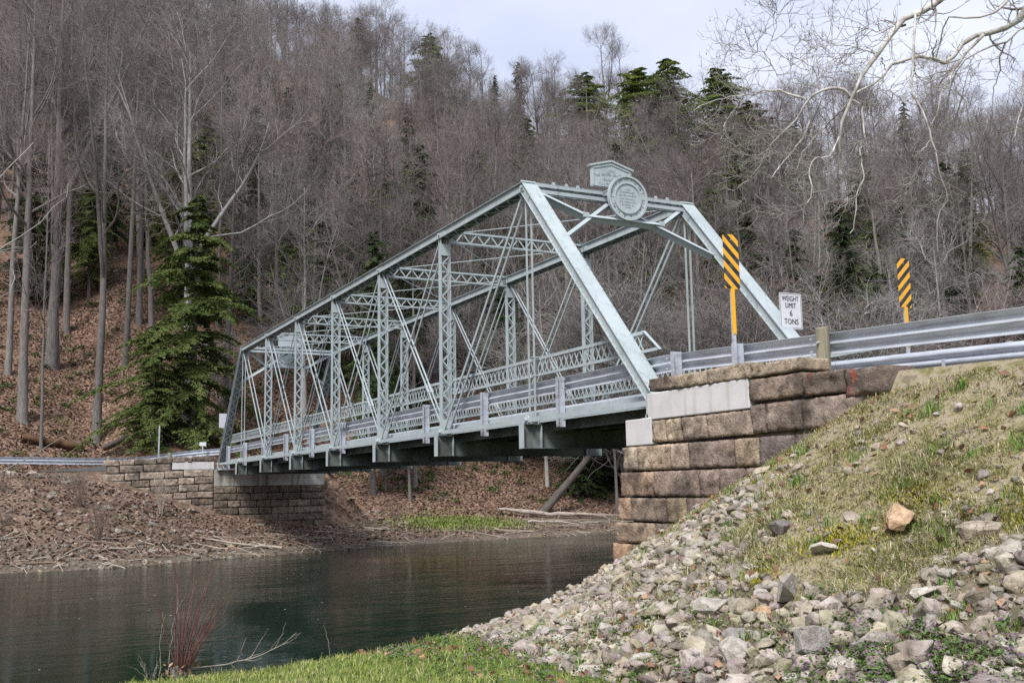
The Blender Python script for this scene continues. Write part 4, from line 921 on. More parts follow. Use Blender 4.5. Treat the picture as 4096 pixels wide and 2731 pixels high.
for j, (x, y, d_, lx) in enumerate(cand):
    r_ = rs.random(); z = H1(x, y)
    hemp = .30 if d_ < 105 else .11
    hemp += .10*(vnoise(U([x/18.]), U([y/18.]), 77)[0] > .6)
    if r_ < hemp and lx < -.24 and d_ < 78: continue
    if r_ < hemp:
        hem_pts.append((x, y, d_)); continue
    k = int(rs.integers(0, 8)) if lx > -.27 or d_ > 95 else (0, 3, 5)[int(rs.integers(0, 3))]; hh = KIND[k][0]*rs.uniform(.78, 1.12)*(1. if d_ < 100 else .85)
    if nind < NEAR_N-20:
        px_ = pix(x, y, z)[0]; pale = bk[k] == 'bark_pale'; tall = 'tall' if hh > 19 else 'shorter'
        land = LAND[int(np.searchsorted(LANDX, px_))]; band = BAND[int(np.searchsorted([62, 76, 90, 105, 120], d_))]
        o = plant('bare_tree', KIND[k], x, y, hh, rs.uniform(0, 6.28), None, 'tree', None, tilt=(rs.normal(0, .04), rs.normal(0, .04)))
        tolabel.append((o, f"{tall} bare {'pale' if pale else 'brown'} tree {band} {land}", px_))
        nind += 1
    else: far_pts.append((x, y, z-.2, k, hh/KIND[k][0], rs.uniform(0, 6.28)))
# evergreens scattered through the wood
tolabel2 = []; tolabel3 = []
for (x, y, d_) in hem_pts[:230]:
    k = int(rs.integers(0, 2)); hh = HEM[k][0]*rs.uniform(.6, 1.15)*(1 if d_ < 100 else .8); lx = pix(x, y, 0)[0]
    land = LAND[int(np.searchsorted(LANDX, lx))]; band = BAND[int(np.searchsorted([62, 76, 90, 105, 120], d_))]
    o = plant('hemlock_tree', HEM[k], x, y, hh, rs.uniform(0, 6.28), None, 'tree', None)
    tolabel2.append((o, f"{'tall' if hh > 13 else 'small'} dark green hemlock {band} {land}", lx))
for i, (px_, x, y, d_) in enumerate([(1150, 78.7, -14.0, 96), (1250, 74.3, -15.2, 92), (1000, 87.7, -12.5, 104), (820, 79.5, -6.6, 93), (1500, 92.1, -27.3, 115), (1640, 81.3, -27.2, 104), (2300, 73.4, -41.9, 104), (2950, 69.7, -59.6, 109), (3050, 73.6, -66.6, 116), (2750, 73.7, -56.2, 111), (3350, 62.6, -66.7, 105), (3480, 63.2, -72.0, 108), (3700, 61.0, -77.6, 109), (3900, 58.5, -82.3, 109), (2480, 82.9, -53.7, 118), (600, 83.2, -2.3, 95), (350, 84.2, 3.0, 94), (250, 77.1, 5.3, 86), (120, 72.8, 7.8, 80), (1350, 98.9, -25.0, 120), (3150, 76.8, -73.3, 122), (2120, 90.0, -45.8, 121)]):
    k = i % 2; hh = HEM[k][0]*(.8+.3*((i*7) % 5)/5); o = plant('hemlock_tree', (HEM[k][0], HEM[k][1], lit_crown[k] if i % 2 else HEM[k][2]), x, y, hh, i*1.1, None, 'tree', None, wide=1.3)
    tolabel2.append((o, f"broad green hemlock {BAND[int(np.searchsorted([62, 76, 90, 105, 120], d_))]} {LAND[int(np.searchsorted(LANDX, px_))]}", px_))
for i, (x, y, hh) in enumerate([(66, -11, 13), (70, -17.5, 15), (63, -18, 9), (75, -22, 15), (66, -25, 12), (72, -30, 14), (60, -29, 10), (70, -3, 14), (74, 3.5, 13), (66, -36, 12), (62, -44, 13), (57, -50, 12), (52, -55, 11), (66, -54, 14), (47, -60, 12), (55, -64, 13), (80, -35, 15), (85, -19, 16)]):
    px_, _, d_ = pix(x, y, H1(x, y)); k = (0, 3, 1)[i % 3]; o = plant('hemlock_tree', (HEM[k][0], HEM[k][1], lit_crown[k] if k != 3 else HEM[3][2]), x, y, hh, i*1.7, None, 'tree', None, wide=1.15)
    tolabel2.append((o, f"soft green hemlock {BAND[int(np.searchsorted([62, 76, 90, 105, 120], d_))]} {LAND[int(np.searchsorted(LANDX, px_))]}", px_))
finish_labels(tolabel, 'leafless trees on the wooded hill'); finish_labels(tolabel2, 'dark hemlocks in the leafless wood')
# understory saplings
nsap = 0
for (x, y, d_, lx) in cand[:420]:
    if rs.random() < .55 and nsap < 150:
        xx, yy = x+rs.uniform(-2.5, 2.5), y+rs.uniform(-2.5, 2.5)
        if (xx < 48 and yy > -7) or (lx < -.27 and rs.random() < .85): continue
        k = int(rs.integers(0, 3)); px_ = pix(xx, yy, H1(xx, yy))[0]; hh = SAP[k][0]*rs.uniform(.6, 1.2)
        o = plant('sapling', SAP[k], xx, yy, hh, rs.uniform(0, 6.28), None, 'sapling', None); nsap += 1
        tolabel3.append((o, f"{['thin grey', 'pale twiggy', 'reddish'][k]} {'young tree' if hh > 6.5 else 'sapling'} {BAND[int(np.searchsorted([62, 76, 90, 105, 120], d_))]} {LAND[int(np.searchsorted(LANDX, px_))]}", px_))
finish_labels(tolabel3, 'understory saplings')
# the rest of the wood reads as one mass: one object instanced by geometry nodes
if far_pts:
    A_ = U(far_pts); me = bpy.data.meshes.new('distant_wood'); me.vertices.add(len(A_)); me.vertices.foreach_set('co', A_[:, :3].astype(np.float32).ravel())
    for n_, c in (('kind', 3), ('size', 4), ('turn', 5)):
        at_ = me.attributes.new(n_, 'FLOAT', 'POINT'); at_.data.foreach_set('value', A_[:, c].astype(np.float32))
    ow = put('distant_wood', me); tag(ow, 'mass of leafless trees high on the ridge against the sky', 'woods', kind='stuff')
    ng = bpy.data.node_groups.new('scatter trees', 'GeometryNodeTree'); ng.interface.new_socket('Geometry', in_out='INPUT', socket_type='NodeSocketGeometry'); ng.interface.new_socket('Geometry', in_out='OUTPUT', socket_type='NodeSocketGeometry')
    gi = ng.nodes.new('NodeGroupInput'); go = ng.nodes.new('NodeGroupOutput'); jn = ng.nodes.new('GeometryNodeJoinGeometry'); K = ng.links.new
    def named(n_):
        q = ng.nodes.new('GeometryNodeInputNamedAttribute'); q.data_type = 'FLOAT'; q.inputs['Name'].default_value = n_; return q.outputs['Attribute']
    kd, sz, tn = named('kind'), named('size'), named('turn'); cx_ = ng.nodes.new('ShaderNodeCombineXYZ'); K(tn, cx_.inputs['Z'])
    protos = {}
    for o in bpy.data.objects:
        if o.type == 'MESH' and o.parent and o.parent.name.startswith('bare_tree'):
            for k in range(8):
                for q in (1, 2):
                    if o.data == KIND[k][q]: protos.setdefault((k, q), o)
    for (k, q), o in protos.items():
        cmp_ = ng.nodes.new('FunctionNodeCompare'); cmp_.data_type = 'FLOAT'; cmp_.operation = 'EQUAL'; K(kd, cmp_.inputs[0]); cmp_.inputs[1].default_value = k; cmp_.inputs['Epsilon'].default_value = .1
        oi = ng.nodes.new('GeometryNodeObjectInfo'); oi.inputs['Object'].default_value = o; oi.inputs['As Instance'].default_value = True; oi.transform_space = 'ORIGINAL'
        ip = ng.nodes.new('GeometryNodeInstanceOnPoints'); K(gi.outputs[0], ip.inputs['Points']); K(cmp_.outputs[0], ip.inputs['Selection']); K(oi.outputs['Geometry'], ip.inputs['Instance']); K(cx_.outputs[0], ip.inputs['Rotation']); K(sz, ip.inputs['Scale']); K(ip.outputs[0], jn.inputs[0])
    K(jn.outputs[0], go.inputs[0]); md_ = ow.modifiers.new('scatter', 'NODES'); md_.node_group = ng
print('individual trees', nind, 'far', len(far_pts), 'hem', len(hem_pts), 'sap', nsap)
# ------------------------------------------------------------------ named trees
def plant_px(*a, **k): return plant(*a, **k)
# big hemlock by the far bridge end
t_, c_ = hemlock(seed=61, Hh=15.5, wid=4.9, nb=120, lo=.13, r0=.2, sprigs=30, cards_=9, dense=.95, size=1.05, prof=.55, lobe=1.25); setm(t_, 'bark'); setm(c_, 'needle_lit')
plant('hemlock_tree', (15.5, t_, c_), 46.9, -.3, 15.2, .6, 'large bright green hemlock beside the far end of the bridge', 'tree', None, wide=1.12)
plant('hemlock_tree', HEM[3], 46.6, 1.9, 7.5, 1.6, 'smaller low hemlock left of the large bright one', 'tree', None, wide=1.3)
for i, (x, y, hh, k, wd, lab) in enumerate([(121.8, -73.4, 15.6, 3, 2.0, 'bright evergreen on the ridge straight above the gabled plaque'), (110.2, -76.1, 18.4, 3, 1.9, 'broad bright evergreen on the ridge, second right of the plaque'),
        (106.3, -78.7, 20.8, 3, 1.5, 'tallest pointed evergreen breaking the ridge skyline right of the plaque'), (100.7, -83.5, 20, 3, 1.6, 'dark evergreen on the skyline behind the sycamore limbs'),
        (92.2, -82., 16, 3, 1.9, 'wide evergreen below the skyline under the sycamore limbs'), (148.8, -57.5, 18.3, 3, 1.3, 'narrow evergreen on the skyline near the top centre'),
        (166., -49.7, 18.6, 0, .9, 'evergreen at the top edge left of the sky gap'), (192.8, -31.4, 16.1, 0, 1.1, 'rounded evergreen at the very top left of the hill'),
        (71.6, -85.9, 9., 2, 1.2, 'small evergreen low on the skyline at the right'), (87.6, -85.8, 13.1, 0, 1.2, 'dark evergreen below the hanging sycamore twigs'),
        (120.8, -60.8, 10.8, 0, 1.3, 'dark evergreen clump below the ridge above the top chord'), (134., -59.5, 9.9, 1, 1.3, 'small evergreen under the ridge left of the plaque')]):
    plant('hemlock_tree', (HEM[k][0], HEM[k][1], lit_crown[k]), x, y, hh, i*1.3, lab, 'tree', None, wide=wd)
for i, (x, y, hh, k, rz, wd, lab) in enumerate([(52.8, 8.4, 28, 0, 1., 1.1, 'tall thick grey trunk nearest the left edge of the picture'), (49.9, 7.5, 17, 5, 2., .8, 'slim grey tree just behind the left guardrail'),
        (51.7, 4.45, 27, 3, .5, .95, 'straight grey-brown trunk standing behind the wooden guardrail post at left'), (61.2, 6.65, 30, 3, 2.5, 1.2, 'stout dark trunk partway up the slope at far left'),
        (59.4, 2.2, 25, 0, 4., .9, 'tall slender trunk left of the large hemlock'), (67.4, -5.5, 23, 0, 3., .8, 'grey tree rising right of the large hemlock'),
        (58.4, 9.3, 25, 3, 3.9, .8, 'leaning grey tree at the left picture edge'), (64.4, .7, 27, 0, .2, .9, 'tall dark trunk high behind the large hemlock'), (59.4, -8.2, 24, 3, 1.4, .85, 'grey tree behind the far portal of the bridge'),
        (63., -12, 23, 0, 5.2, .85, 'grey-brown tree seen through the middle of the bridge truss'), (69.2, -15.5, 26, 6, 2.2, .95, 'spreading tree with heavy limbs above the middle of the top chord'), (68.8, 5.3, 28, 0, 1.9, 1., 'tall straight trunk in the dark hemlocks at left')]):
    plant('bare_tree', KIND[k], x, y, hh, rz, lab, 'tree', None, wide=wd*.72)
# pale forked beech above the large hemlock
t_, c_ = bare_tree(seed=72, Hh=22, r0=.30, clear=.42, spread=.30, forks=3, up=.12); setm(t_, 'bark_pale'); setm(c_, 'twig')
plant('beech_tree', (22, t_, c_), 50.6, -.6, 24, 2.2, 'pale grey forked tree rising behind the large bright hemlock', 'tree', None)
# leaning tree and bank trees seen under the bridge
t_, c_ = bare_tree(seed=74, Hh=14, r0=.27, clear=.4, spread=.34); setm(t_, 'bark_dark'); setm(c_, 'twig')
lt = plant('bare_tree', (14, t_, c_), 41.3, -19.9, 14, 0, 'leaning trunk on the far bank seen under the bridge', 'tree', None)
lt.rotation_euler = (R(40), R(-14), 0)
for i, (x, y, hh, k, lab) in enumerate([(44.5, -13.2, 16, 5, 'slim straight trunk on the leafy bank seen under the bridge'), (42.3, -12., 9, 5, 'thin trunk at the foot of the leafy bank under the bridge'), (45.9, -11.6, 19, 2, 'mossy trunk on the leaf slope just right of the far abutment'), (49.8, -23.1, 17, 0, 'upright trunk left of the leaning one under the bridge')]):
    plant('bare_tree', KIND[k], x, y, hh, i*1.1, lab, 'tree', None)
for i, (x, y, hh) in enumerate([(43.4, -24.0, 6.5), (44.2, -25.4, 8), (45, -27.2, 9)]):
    plant('hemlock_tree', HEM[0], x, y, hh, i*2., ('leftmost', 'middle', 'rightmost')[i]+' dark hemlock at the water beside the near abutment', 'tree', 'dark hemlocks at the water beside the near abutment', wide=1.4)
rs = np.random.default_rng(222); tolabel4 = []
for i in range(26):
    t = rs.random(); x = np.interp(t, [0, .4, 1], [38, 34, 14])+rs.uniform(0, 7); y = np.interp(t, [0, .4, 1], [-24, -36, -72])+rs.uniform(-2, 2)
    if float(sdist(U([x]), U([y]), FW)[0]) < 2: continue
    k = int(rs.integers(0, 2)) if i % 3 else 2
    hh = rs.uniform(8, 14); o = plant('riverside_tree', SAP[k], x, y, hh, rs.uniform(0, 6.28), None, 'tree', None, wide=1.15); px_ = pix(x, y, 0)[0]
    tolabel4.append((o, f"{'taller' if hh > 11 else 'low'} {['grey', 'pale', 'reddish'][k]} twiggy riverbank tree {LAND[int(np.searchsorted(LANDX, px_))].replace('above', 'behind')}", px_))
finish_labels(tolabel4, 'twiggy riverbank trees right of the bridge')
# sycamore overhanging from the right
M['syc'] = mat('sycamore bark', [(.24, .21, .175), (.45, .43, .395), (.60, .58, .55)], 3.5, .9, bump=.1, extra=streaks((.17, .135, .10), .85, (4, 4, 4), .52))
M['syc_twig'] = mat('sycamore twigs', [(.20, .18, .155), (.32, .30, .27)], 2, .95)
SYC = [[(-0.51,-7.5,8.96,0.098),(-0.49,-7.34,8.56,0.088),(-0.33,-6.83,8.37,0.08),(-0.22,-6.46,8.14,0.074),(-0.11,-6.18,7.73,0.068),(-0.04,-5.97,7.41,0.062),(0.06,-5.75,7.14,0.056),(0.17,-5.59,6.77,0.051),(0.27,-5.47,6.44,0.046),(0.38,-5.38,6.16,0.042),(0.5,-5.33,5.92,0.037),(0.59,-5.35,5.73,0.032),(0.68,-5.46,5.39,0.028),(0.76,-5.57,5.2,0.024),(0.85,-5.75,4.86,0.019),(0.96,-5.87,4.64,0.015)],[(0.33,-5.53,6.51,0.048),(0.35,-5.27,6.71,0.041),(0.47,-5.0,6.69,0.037),(0.63,-4.8,6.6,0.033),(0.8,-4.71,6.47,0.029),(1.04,-4.62,6.12,0.026),(1.4,-4.38,5.81,0.022),(1.67,-4.31,5.58,0.019),(1.89,-4.34,5.34,0.016),(2.18,-4.23,5.09,0.013),(2.4,-4.12,4.98,0.01)],[(1.11,-5.01,6.66,0.034),(1.33,-4.78,6.83,0.029),(1.54,-4.68,6.98,0.026),(1.82,-4.54,7.06,0.023),(2.08,-4.47,7.06,0.02),(2.33,-4.38,7.08,0.017),(2.56,-4.23,7.14,0.014),(2.81,-3.98,7.11,0.011),(3.0,-3.73,7.01,0.009),(3.08,-3.54,6.88,0.006)],[(1.91,-3.98,6.84,0.019),(2.36,-4.09,6.72,0.015),(2.66,-4.07,6.54,0.012),(2.64,-4.0,6.28,0.009),(2.43,-3.72,6.01,0.006)],[(0.36,-5.4,6.35,0.029),(0.76,-5.43,6.22,0.024),(1.07,-5.42,6.09,0.019),(1.3,-5.21,5.78,0.015),(1.33,-4.93,5.44,0.011),(1.16,-4.7,5.13,0.007)],[(1.24,-5.19,6.7,0.034),(1.36,-5.34,6.33,0.028),(1.48,-5.2,5.95,0.023),(1.53,-4.87,5.57,0.019),(1.47,-4.5,5.23,0.015),(1.37,-4.15,4.89,0.011),(1.24,-3.81,4.89,0.007)],[(0.09,-11.5,10.09,0.1),(0.43,-11.23,9.35,0.091),(0.57,-11.09,9.25,0.084),(0.85,-10.62,9.12,0.077),(1.0,-10.31,9.05,0.071),(1.15,-9.98,8.79,0.065),(1.27,-9.72,8.35,0.06),(1.3,-9.41,8.44,0.054),(1.36,-9.01,8.48,0.049),(1.49,-8.51,8.33,0.044),(1.54,-8.15,8.18,0.038),(1.65,-7.77,7.73,0.034),(1.74,-7.36,7.56,0.029),(1.84,-7.0,7.29,0.024)],[(0.55,-10.1,8.87,0.049),(0.71,-9.59,8.37,0.04),(0.73,-9.14,7.83,0.033),(0.63,-8.8,7.44,0.027),(0.56,-8.46,7.11,0.022),(0.52,-8.31,6.7,0.017),(0.61,-8.17,6.38,0.012)],[(-0.73,-6.37,8.08,0.032),(-0.75,-6.24,7.66,0.03),(-0.79,-6.15,7.22,0.028),(-0.83,-6.06,6.78,0.026),(-0.83,-5.96,6.31,0.024),(-0.94,-6.05,5.96,0.023),(-1.01,-6.13,5.69,0.021),(-1.04,-6.21,5.29,0.02),(-1.03,-6.31,4.8,0.018),(-1.02,-6.44,4.43,0.017),(-0.99,-6.59,4.11,0.016),(-0.84,-6.54,3.94,0.015),(-0.7,-6.57,3.66,0.014),(-0.55,-6.7,3.16,0.012)],[(-0.79,-9.36,9.15,0.039),(-0.72,-9.06,8.71,0.033),(-0.56,-8.67,8.56,0.029),(-0.35,-8.32,8.54,0.026),(-0.17,-8.16,8.66,0.023),(0.02,-8.17,8.65,0.02),(0.21,-8.31,8.47,0.017),(0.43,-8.44,8.29,0.015),(0.64,-8.55,8.07,0.012)],[(-0.23,-11.18,9.18,0.037),(0.04,-10.85,9.02,0.032),(0.35,-10.61,8.71,0.028),(0.72,-10.28,8.63,0.025),(1.07,-10.08,8.47,0.022),(1.35,-10.04,8.22,0.019),(1.6,-10.06,7.87,0.017),(1.79,-10.16,7.42,0.014),(1.88,-10.33,6.94,0.011),(2.05,-10.32,6.11,0.009)],[(0.46,-10.75,8.78,0.025),(0.77,-10.88,8.49,0.021),(0.96,-11.17,8.35,0.018),(1.22,-11.2,8.01,0.015),(1.34,-11.24,7.61,0.012),(1.4,-11.08,7.16,0.009),(1.34,-10.84,6.8,0.006)],[(-0.53,-10.77,8.34,0.024),(-0.1,-10.53,7.96,0.02),(0.01,-10.54,7.37,0.016),(-0.06,-10.41,6.99,0.013),(-0.17,-10.06,6.53,0.01),(-0.31,-9.7,6.06,0.008)],[(0.06,-5.25,6.33,0.022),(-0.04,-5.42,6.21,0.02),(-0.06,-5.39,5.82,0.018),(-0.12,-5.38,5.36,0.017),(-0.16,-5.14,5.2,0.015),(-0.27,-5.07,4.87,0.014),(-0.38,-4.98,4.57,0.013),(-0.39,-4.75,4.19,0.012),(-0.42,-4.64,3.81,0.011),(-0.44,-4.57,3.48,0.009),(-0.42,-4.46,3.34,0.008)],[(0.29,-5.05,5.59,0.022),(0.23,-4.85,5.28,0.019),(0.16,-4.62,5.05,0.018),(0.15,-4.23,4.99,0.016),(0.12,-4.02,4.74,0.014),(0.06,-3.98,4.43,0.013),(0.03,-3.99,4.17,0.012),(0.14,-3.87,3.94,0.011),(0.27,-3.91,3.58,0.01),(0.43,-3.88,3.55,0.009)],[(0.33,-6.39,7.63,0.019),(0.28,-5.83,7.63,0.014),(0.41,-5.56,7.71,0.01),(0.74,-5.55,7.86,0.007),(1.14,-5.65,8.14,0.005)],[(0.89,-5.26,6.82,0.015),(1.11,-5.2,7.21,0.011),(1.55,-5.4,7.78,0.008),(1.89,-5.48,8.21,0.005)],[(2.02,-5.29,7.32,0.02),(2.25,-5.26,7.74,0.016),(2.39,-5.2,8.11,0.014),(2.43,-5.05,8.31,0.011),(2.41,-4.82,8.22,0.009),(2.32,-4.45,8.16,0.007),(2.17,-4.08,8.19,0.005)],[(2.13,-4.83,8.11,0.016),(2.32,-5.22,8.5,0.011),(2.12,-5.22,8.76,0.007),(1.66,-4.85,8.9,0.004)],[(-0.03,-6.68,8.27,0.015),(-0.07,-5.99,7.9,0.011),(-0.2,-5.35,7.8,0.008),(-0.24,-4.97,7.71,0.006),(-0.05,-4.78,7.87,0.004)],[(0.08,-6.2,7.42,0.022),(-0.18,-6.03,6.94,0.016),(-0.16,-5.79,6.72,0.012),(0.04,-5.93,6.47,0.009),(0.44,-6.12,6.33,0.006)],[(-1.02,-6.23,5.3,0.014),(-0.88,-6.02,5.03,0.011),(-0.59,-6.18,4.81,0.008),(-0.21,-6.48,4.62,0.006),(0.03,-6.79,4.57,0.004)]]
sy = empty('sycamore_tree', (-2.4, -16.2, H1(-2.4, -16.2)-.1), 'pale mottled sycamore limbs hanging into the sky from the right edge', 'tree')
rs = np.random.default_rng(5)
def resample(L_, n):
    A_ = U(L_, float); s = np.concatenate([[0], np.cumsum(np.linalg.norm(np.diff(A_[:, :3], axis=0), axis=1))]); q = np.linspace(0, s[-1], n)
    return np.stack([np.interp(q, s, A_[:, k]) for k in range(4)], -1)
zb = H1(-2.4, -16.2)-.1
trk = resample([(-2.4, -16.2, zb, .62), (-2.3, -16.1, zb+.5, .5), (-2.0, -15.9, 3, .42), (-1.4, -15.3, 6, .38), (-.9, -14.6, 9, .33), (-.5, -14.2, 12, .26), (-.3, -14.4, 15, .18), (-.3, -14.8, 18, .09)], 24)
limbs = []
join = {0: (12.5, .16), 6: (11.5, .17), 9: (12.8, .09), 10: (9.5, .08), 12: (8., .07)}
for i, L_ in enumerate(SYC):
    if i in join:
        zz, r_ = join[i]; k = np.argmin(np.abs(trk[:, 2]-zz)); b_ = trk[k]; p = U(L_[0]); mid = (b_+p)/2; mid[2] += .7
        L_ = [(*b_[:3], r_), (*mid[:3], (r_+p[3])/2)]+L_
    limbs.append(L_)
tv, tf, b = [], [], 0
b = tubes(trk[None, :, :3], trk[None, :, 3], 12, tv, tf, b)
put('trunk', mesh_np('trunk', np.concatenate(tv), [np.concatenate(tf)], smooth=True), sy, 'syc')
for L_ in limbs:
    n = 26; A_ = resample(L_, n); A_[:, 3] *= .85; A_[1:-1, :3] += rs.normal(0, .010, (n-2, 3)); tv, tf = [], []; tubes(A_[None, :, :3], A_[None, :, 3], 7, tv, tf, 0)
    put('limb', mesh_np('limb', np.concatenate(tv), [np.concatenate(tf)], smooth=True), sy, 'syc')
allL = np.stack([resample(L_, 12) for L_ in limbs]); P_, Rr = allL[..., :3], allL[..., 3]
cv, cf, b = [], [], 0
A1 = children(rs, P_, Rr, 11, .15, 1., (35, 75), (.7, 1.8), 7, .4, .02, .26, .008); b = tubes(*A1, 4, cv, cf, b)
A2 = children(rs, *A1, 5, .15, 1., (30, 65), (.35, .9), 6, .6, .05, .25, .0065); b = tubes(*A2, 3, cv, cf, b)
A3 = children(rs, *A2, 2, .2, 1., (30, 60), (.15, .4), 5, .7, .12, .2, .005, .6); b = tubes(*A3, 3, cv, cf, b)
put('crown', mesh_np('crown', np.concatenate(cv), [np.concatenate(cf)]), sy, 'syc_twig')
mb = MB(); tips = A2[0][rs.random(len(A2[0])) < .10][:, -1]
for p in tips:
    me_b = []; c = U(p)-U((0, 0, .12)); r_ = .02
    mb.add([c+r_*U(v) for v in ((1, 0, 0), (-1, 0, 0), (0, 1, 0), (0, -1, 0), (0, 0, 1), (0, 0, -1))], [(0, 2, 4), (2, 1, 4), (1, 3, 4), (3, 0, 4), (2, 0, 5), (1, 2, 5), (3, 1, 5), (0, 3, 5)]); mb.bar(c, p, .004, .004, (1, 0, 0))
tag(mb.put('seed_balls', 'bark', sy), kind='stuff')

# ------------------------------------------------------------------ rocks
def rock_proto(seed, flat=.7, npts=17):
    rs_ = np.random.default_rng(seed); v = rs_.normal(size=(npts, 3)); v /= (np.abs(v)**2.6).sum(1, keepdims=True)**(1/2.6); v *= rs_.uniform(.8, 1.05, (npts, 1)); v *= U((1, rs_.uniform(.62, .9), flat*rs_.uniform(.75, 1.2)))*.5
    bm = bmesh.new()
    for p in v: bm.verts.new(p)
    r_ = bmesh.ops.convex_hull(bm, input=bm.verts); bmesh.ops.delete(bm, geom=[g for g in r_['geom_interior'] if isinstance(g, bmesh.types.BMVert)], context='VERTS')
    bmesh.ops.dissolve_limit(bm, angle_limit=.22, verts=bm.verts, edges=bm.edges)
    bmesh.ops.bevel(bm, geom=list(bm.edges), offset=.012, segments=1, affect='EDGES'); bmesh.ops.triangulate(bm, faces=bm.faces); bmesh.ops.subdivide_edges(bm, edges=[e for e in bm.edges if e.calc_length() > .35], cuts=1); bmesh.ops.triangulate(bm, faces=bm.faces)
    for vv_ in bm.verts: vv_.co += Vector(rs_.normal(0, .008, 3))
    me = bpy.data.meshes.new('rock'); bm.to_mesh(me); bm.free()
    a = me.color_attributes.new('tint', 'FLOAT_COLOR', 'POINT'); a.data.foreach_set('color', np.ones(len(me.vertices)*4, np.float32)); me.materials.append(M['rock']); return me
ROCK = [rock_proto(200+i, (.45, .6, .75, .55)[i % 4]) for i in range(16)]
for i, c in ((12, (1.1, .82, .6)), (13, (.62, .62, .66)), (14, (.8, .74, .68)), (15, (1.12, 1.08, 1.02))):
    me = ROCK[i]; q = np.ones((len(me.vertices), 4), np.float32); q[:, :3] = c; me.color_attributes['tint'].data.foreach_set('color', q.ravel())
RV = [(np.array([v.co for v in me.vertices]), np.array([list(p.vertices) for p in me.polygons])) for me in ROCK]
def rock(me, x, y, s, rot, label, group=None, name='riprap_rock', sink=.2, scale=(1, 1, 1)):
    o = bpy.data.objects.new(name, me); col.objects.link(o); o.location = (x, y, H1(x, y)+s*(.28-sink)*scale[2]); o.rotation_euler = rot; o.scale = (s*scale[0], s*scale[1], s*scale[2]); return tag(o, label, 'rock', group)
rs = np.random.default_rng(909)
# a few rocks one can point to
rock(ROCK[12], -8.12, 3.06, .42, (.5, .35, 2.3), 'large tan boulder resting alone on the grassy slope', None, sink=.02, scale=(1, .8, 1.15))
rock(ROCK[14], -8.85, 2.98, .40, (.1, .1, .6), 'flat grey slab lying right of the tan boulder', None, scale=(1.1, .7, .7))
rock(ROCK[0], -7.62, 3.93, .78, (.25, .1, -.9), 'longest low tan slab in the middle of the rock slope', None, scale=(1, .42, .8))
rock(ROCK[13], -6.6, 3.08, .55, (.2, .1, -1.), 'grey tilted slab on the grass left of the tan boulder', None, scale=(1, .5, .8))
rock(ROCK[15], -9.72, 4.36, .40, (.2, .1, -1.1), 'bright white rock in the bottom right corner', None, scale=(1.1, .8, .8))
rock(ROCK[13], -8.6, 4.58, .42, (.9, .3, .4), 'dark grey wedge-shaped rock at the bottom of the pile', None, sink=.0, scale=(.8, .8, 1.1))
rock(ROCK[5], -7.55, 3.42, .3, (.2, .1, .4), 'grey rock just below left of the tan boulder', None)
taken = [(-8.12, 3.06, .3), (-7.62, 3.93, .3), (-9.72, 4.36, .25), (-8.6, 4.58, .25), (-8.85, 2.98, .25), (-6.6, 3.08, .25)]
cx_, cy_ = rs.uniform(-11.2, 3.4, 16000), rs.uniform(.45, 5.8, 16000); kk = inpoly(cx_, cy_, RIP) & (height(cx_, cy_) > -4.1); cands = list(zip(cx_[kk], cy_[kk]))[:7000]
ind = 0; smalls = []; rl1 = []; rl2 = []
for x, y in cands:
    D = (CR @ (U((x, y, -2.5))-CAM))[2]
    s = (.11+.24*rs.beta(1.2, 2.4))*(1.1 if x < -6.5 and y > 3.7 else .95)
    if ind < 285 and (x < -6 or rs.random() < .45) and all((x-a)**2+(y-b)**2 > ((s+c)*.42)**2 for a, b, c in taken):
        k = int(rs.integers(0, 16)); where = 'at the abutment foot' if x > -3.5 and y < 2.2 else ['in the bottom right corner', 'below the tan boulder', 'below the long tan slab', 'left of the long tan slab', 'in the middle of the rock slope', 'above the lawn edge', 'at the lower left tip of the pile'][int(np.searchsorted([-9, -8, -7, -5.8, -4, -2], x))]
        hue = {12: 'tan', 13: 'dark grey', 14: 'brown', 15: 'whitish'}.get(k, 'pale'); size = 'large' if s > .29 else ('medium' if s > .2 else 'small')
        o = rock(ROCK[k], x, y, s, (rs.normal(.25, .25), rs.normal(0, .25), rs.uniform(0, 6.28)), None, None, scale=(1.05, .9, .85)); taken.append((x, y, s)); ind += 1
        rl1.append((o, f"{size} {hue} rock {where}, {'higher' if y < 2.6-.22*(x+3)*(x < -3) else 'lower'} part", pix(x, y, H1(x, y))[0]))
    else: smalls.append((x, y, s*rs.choice([.28, .4, .6, .95, 1.15], p=[.22, .3, .26, .16, .06])))
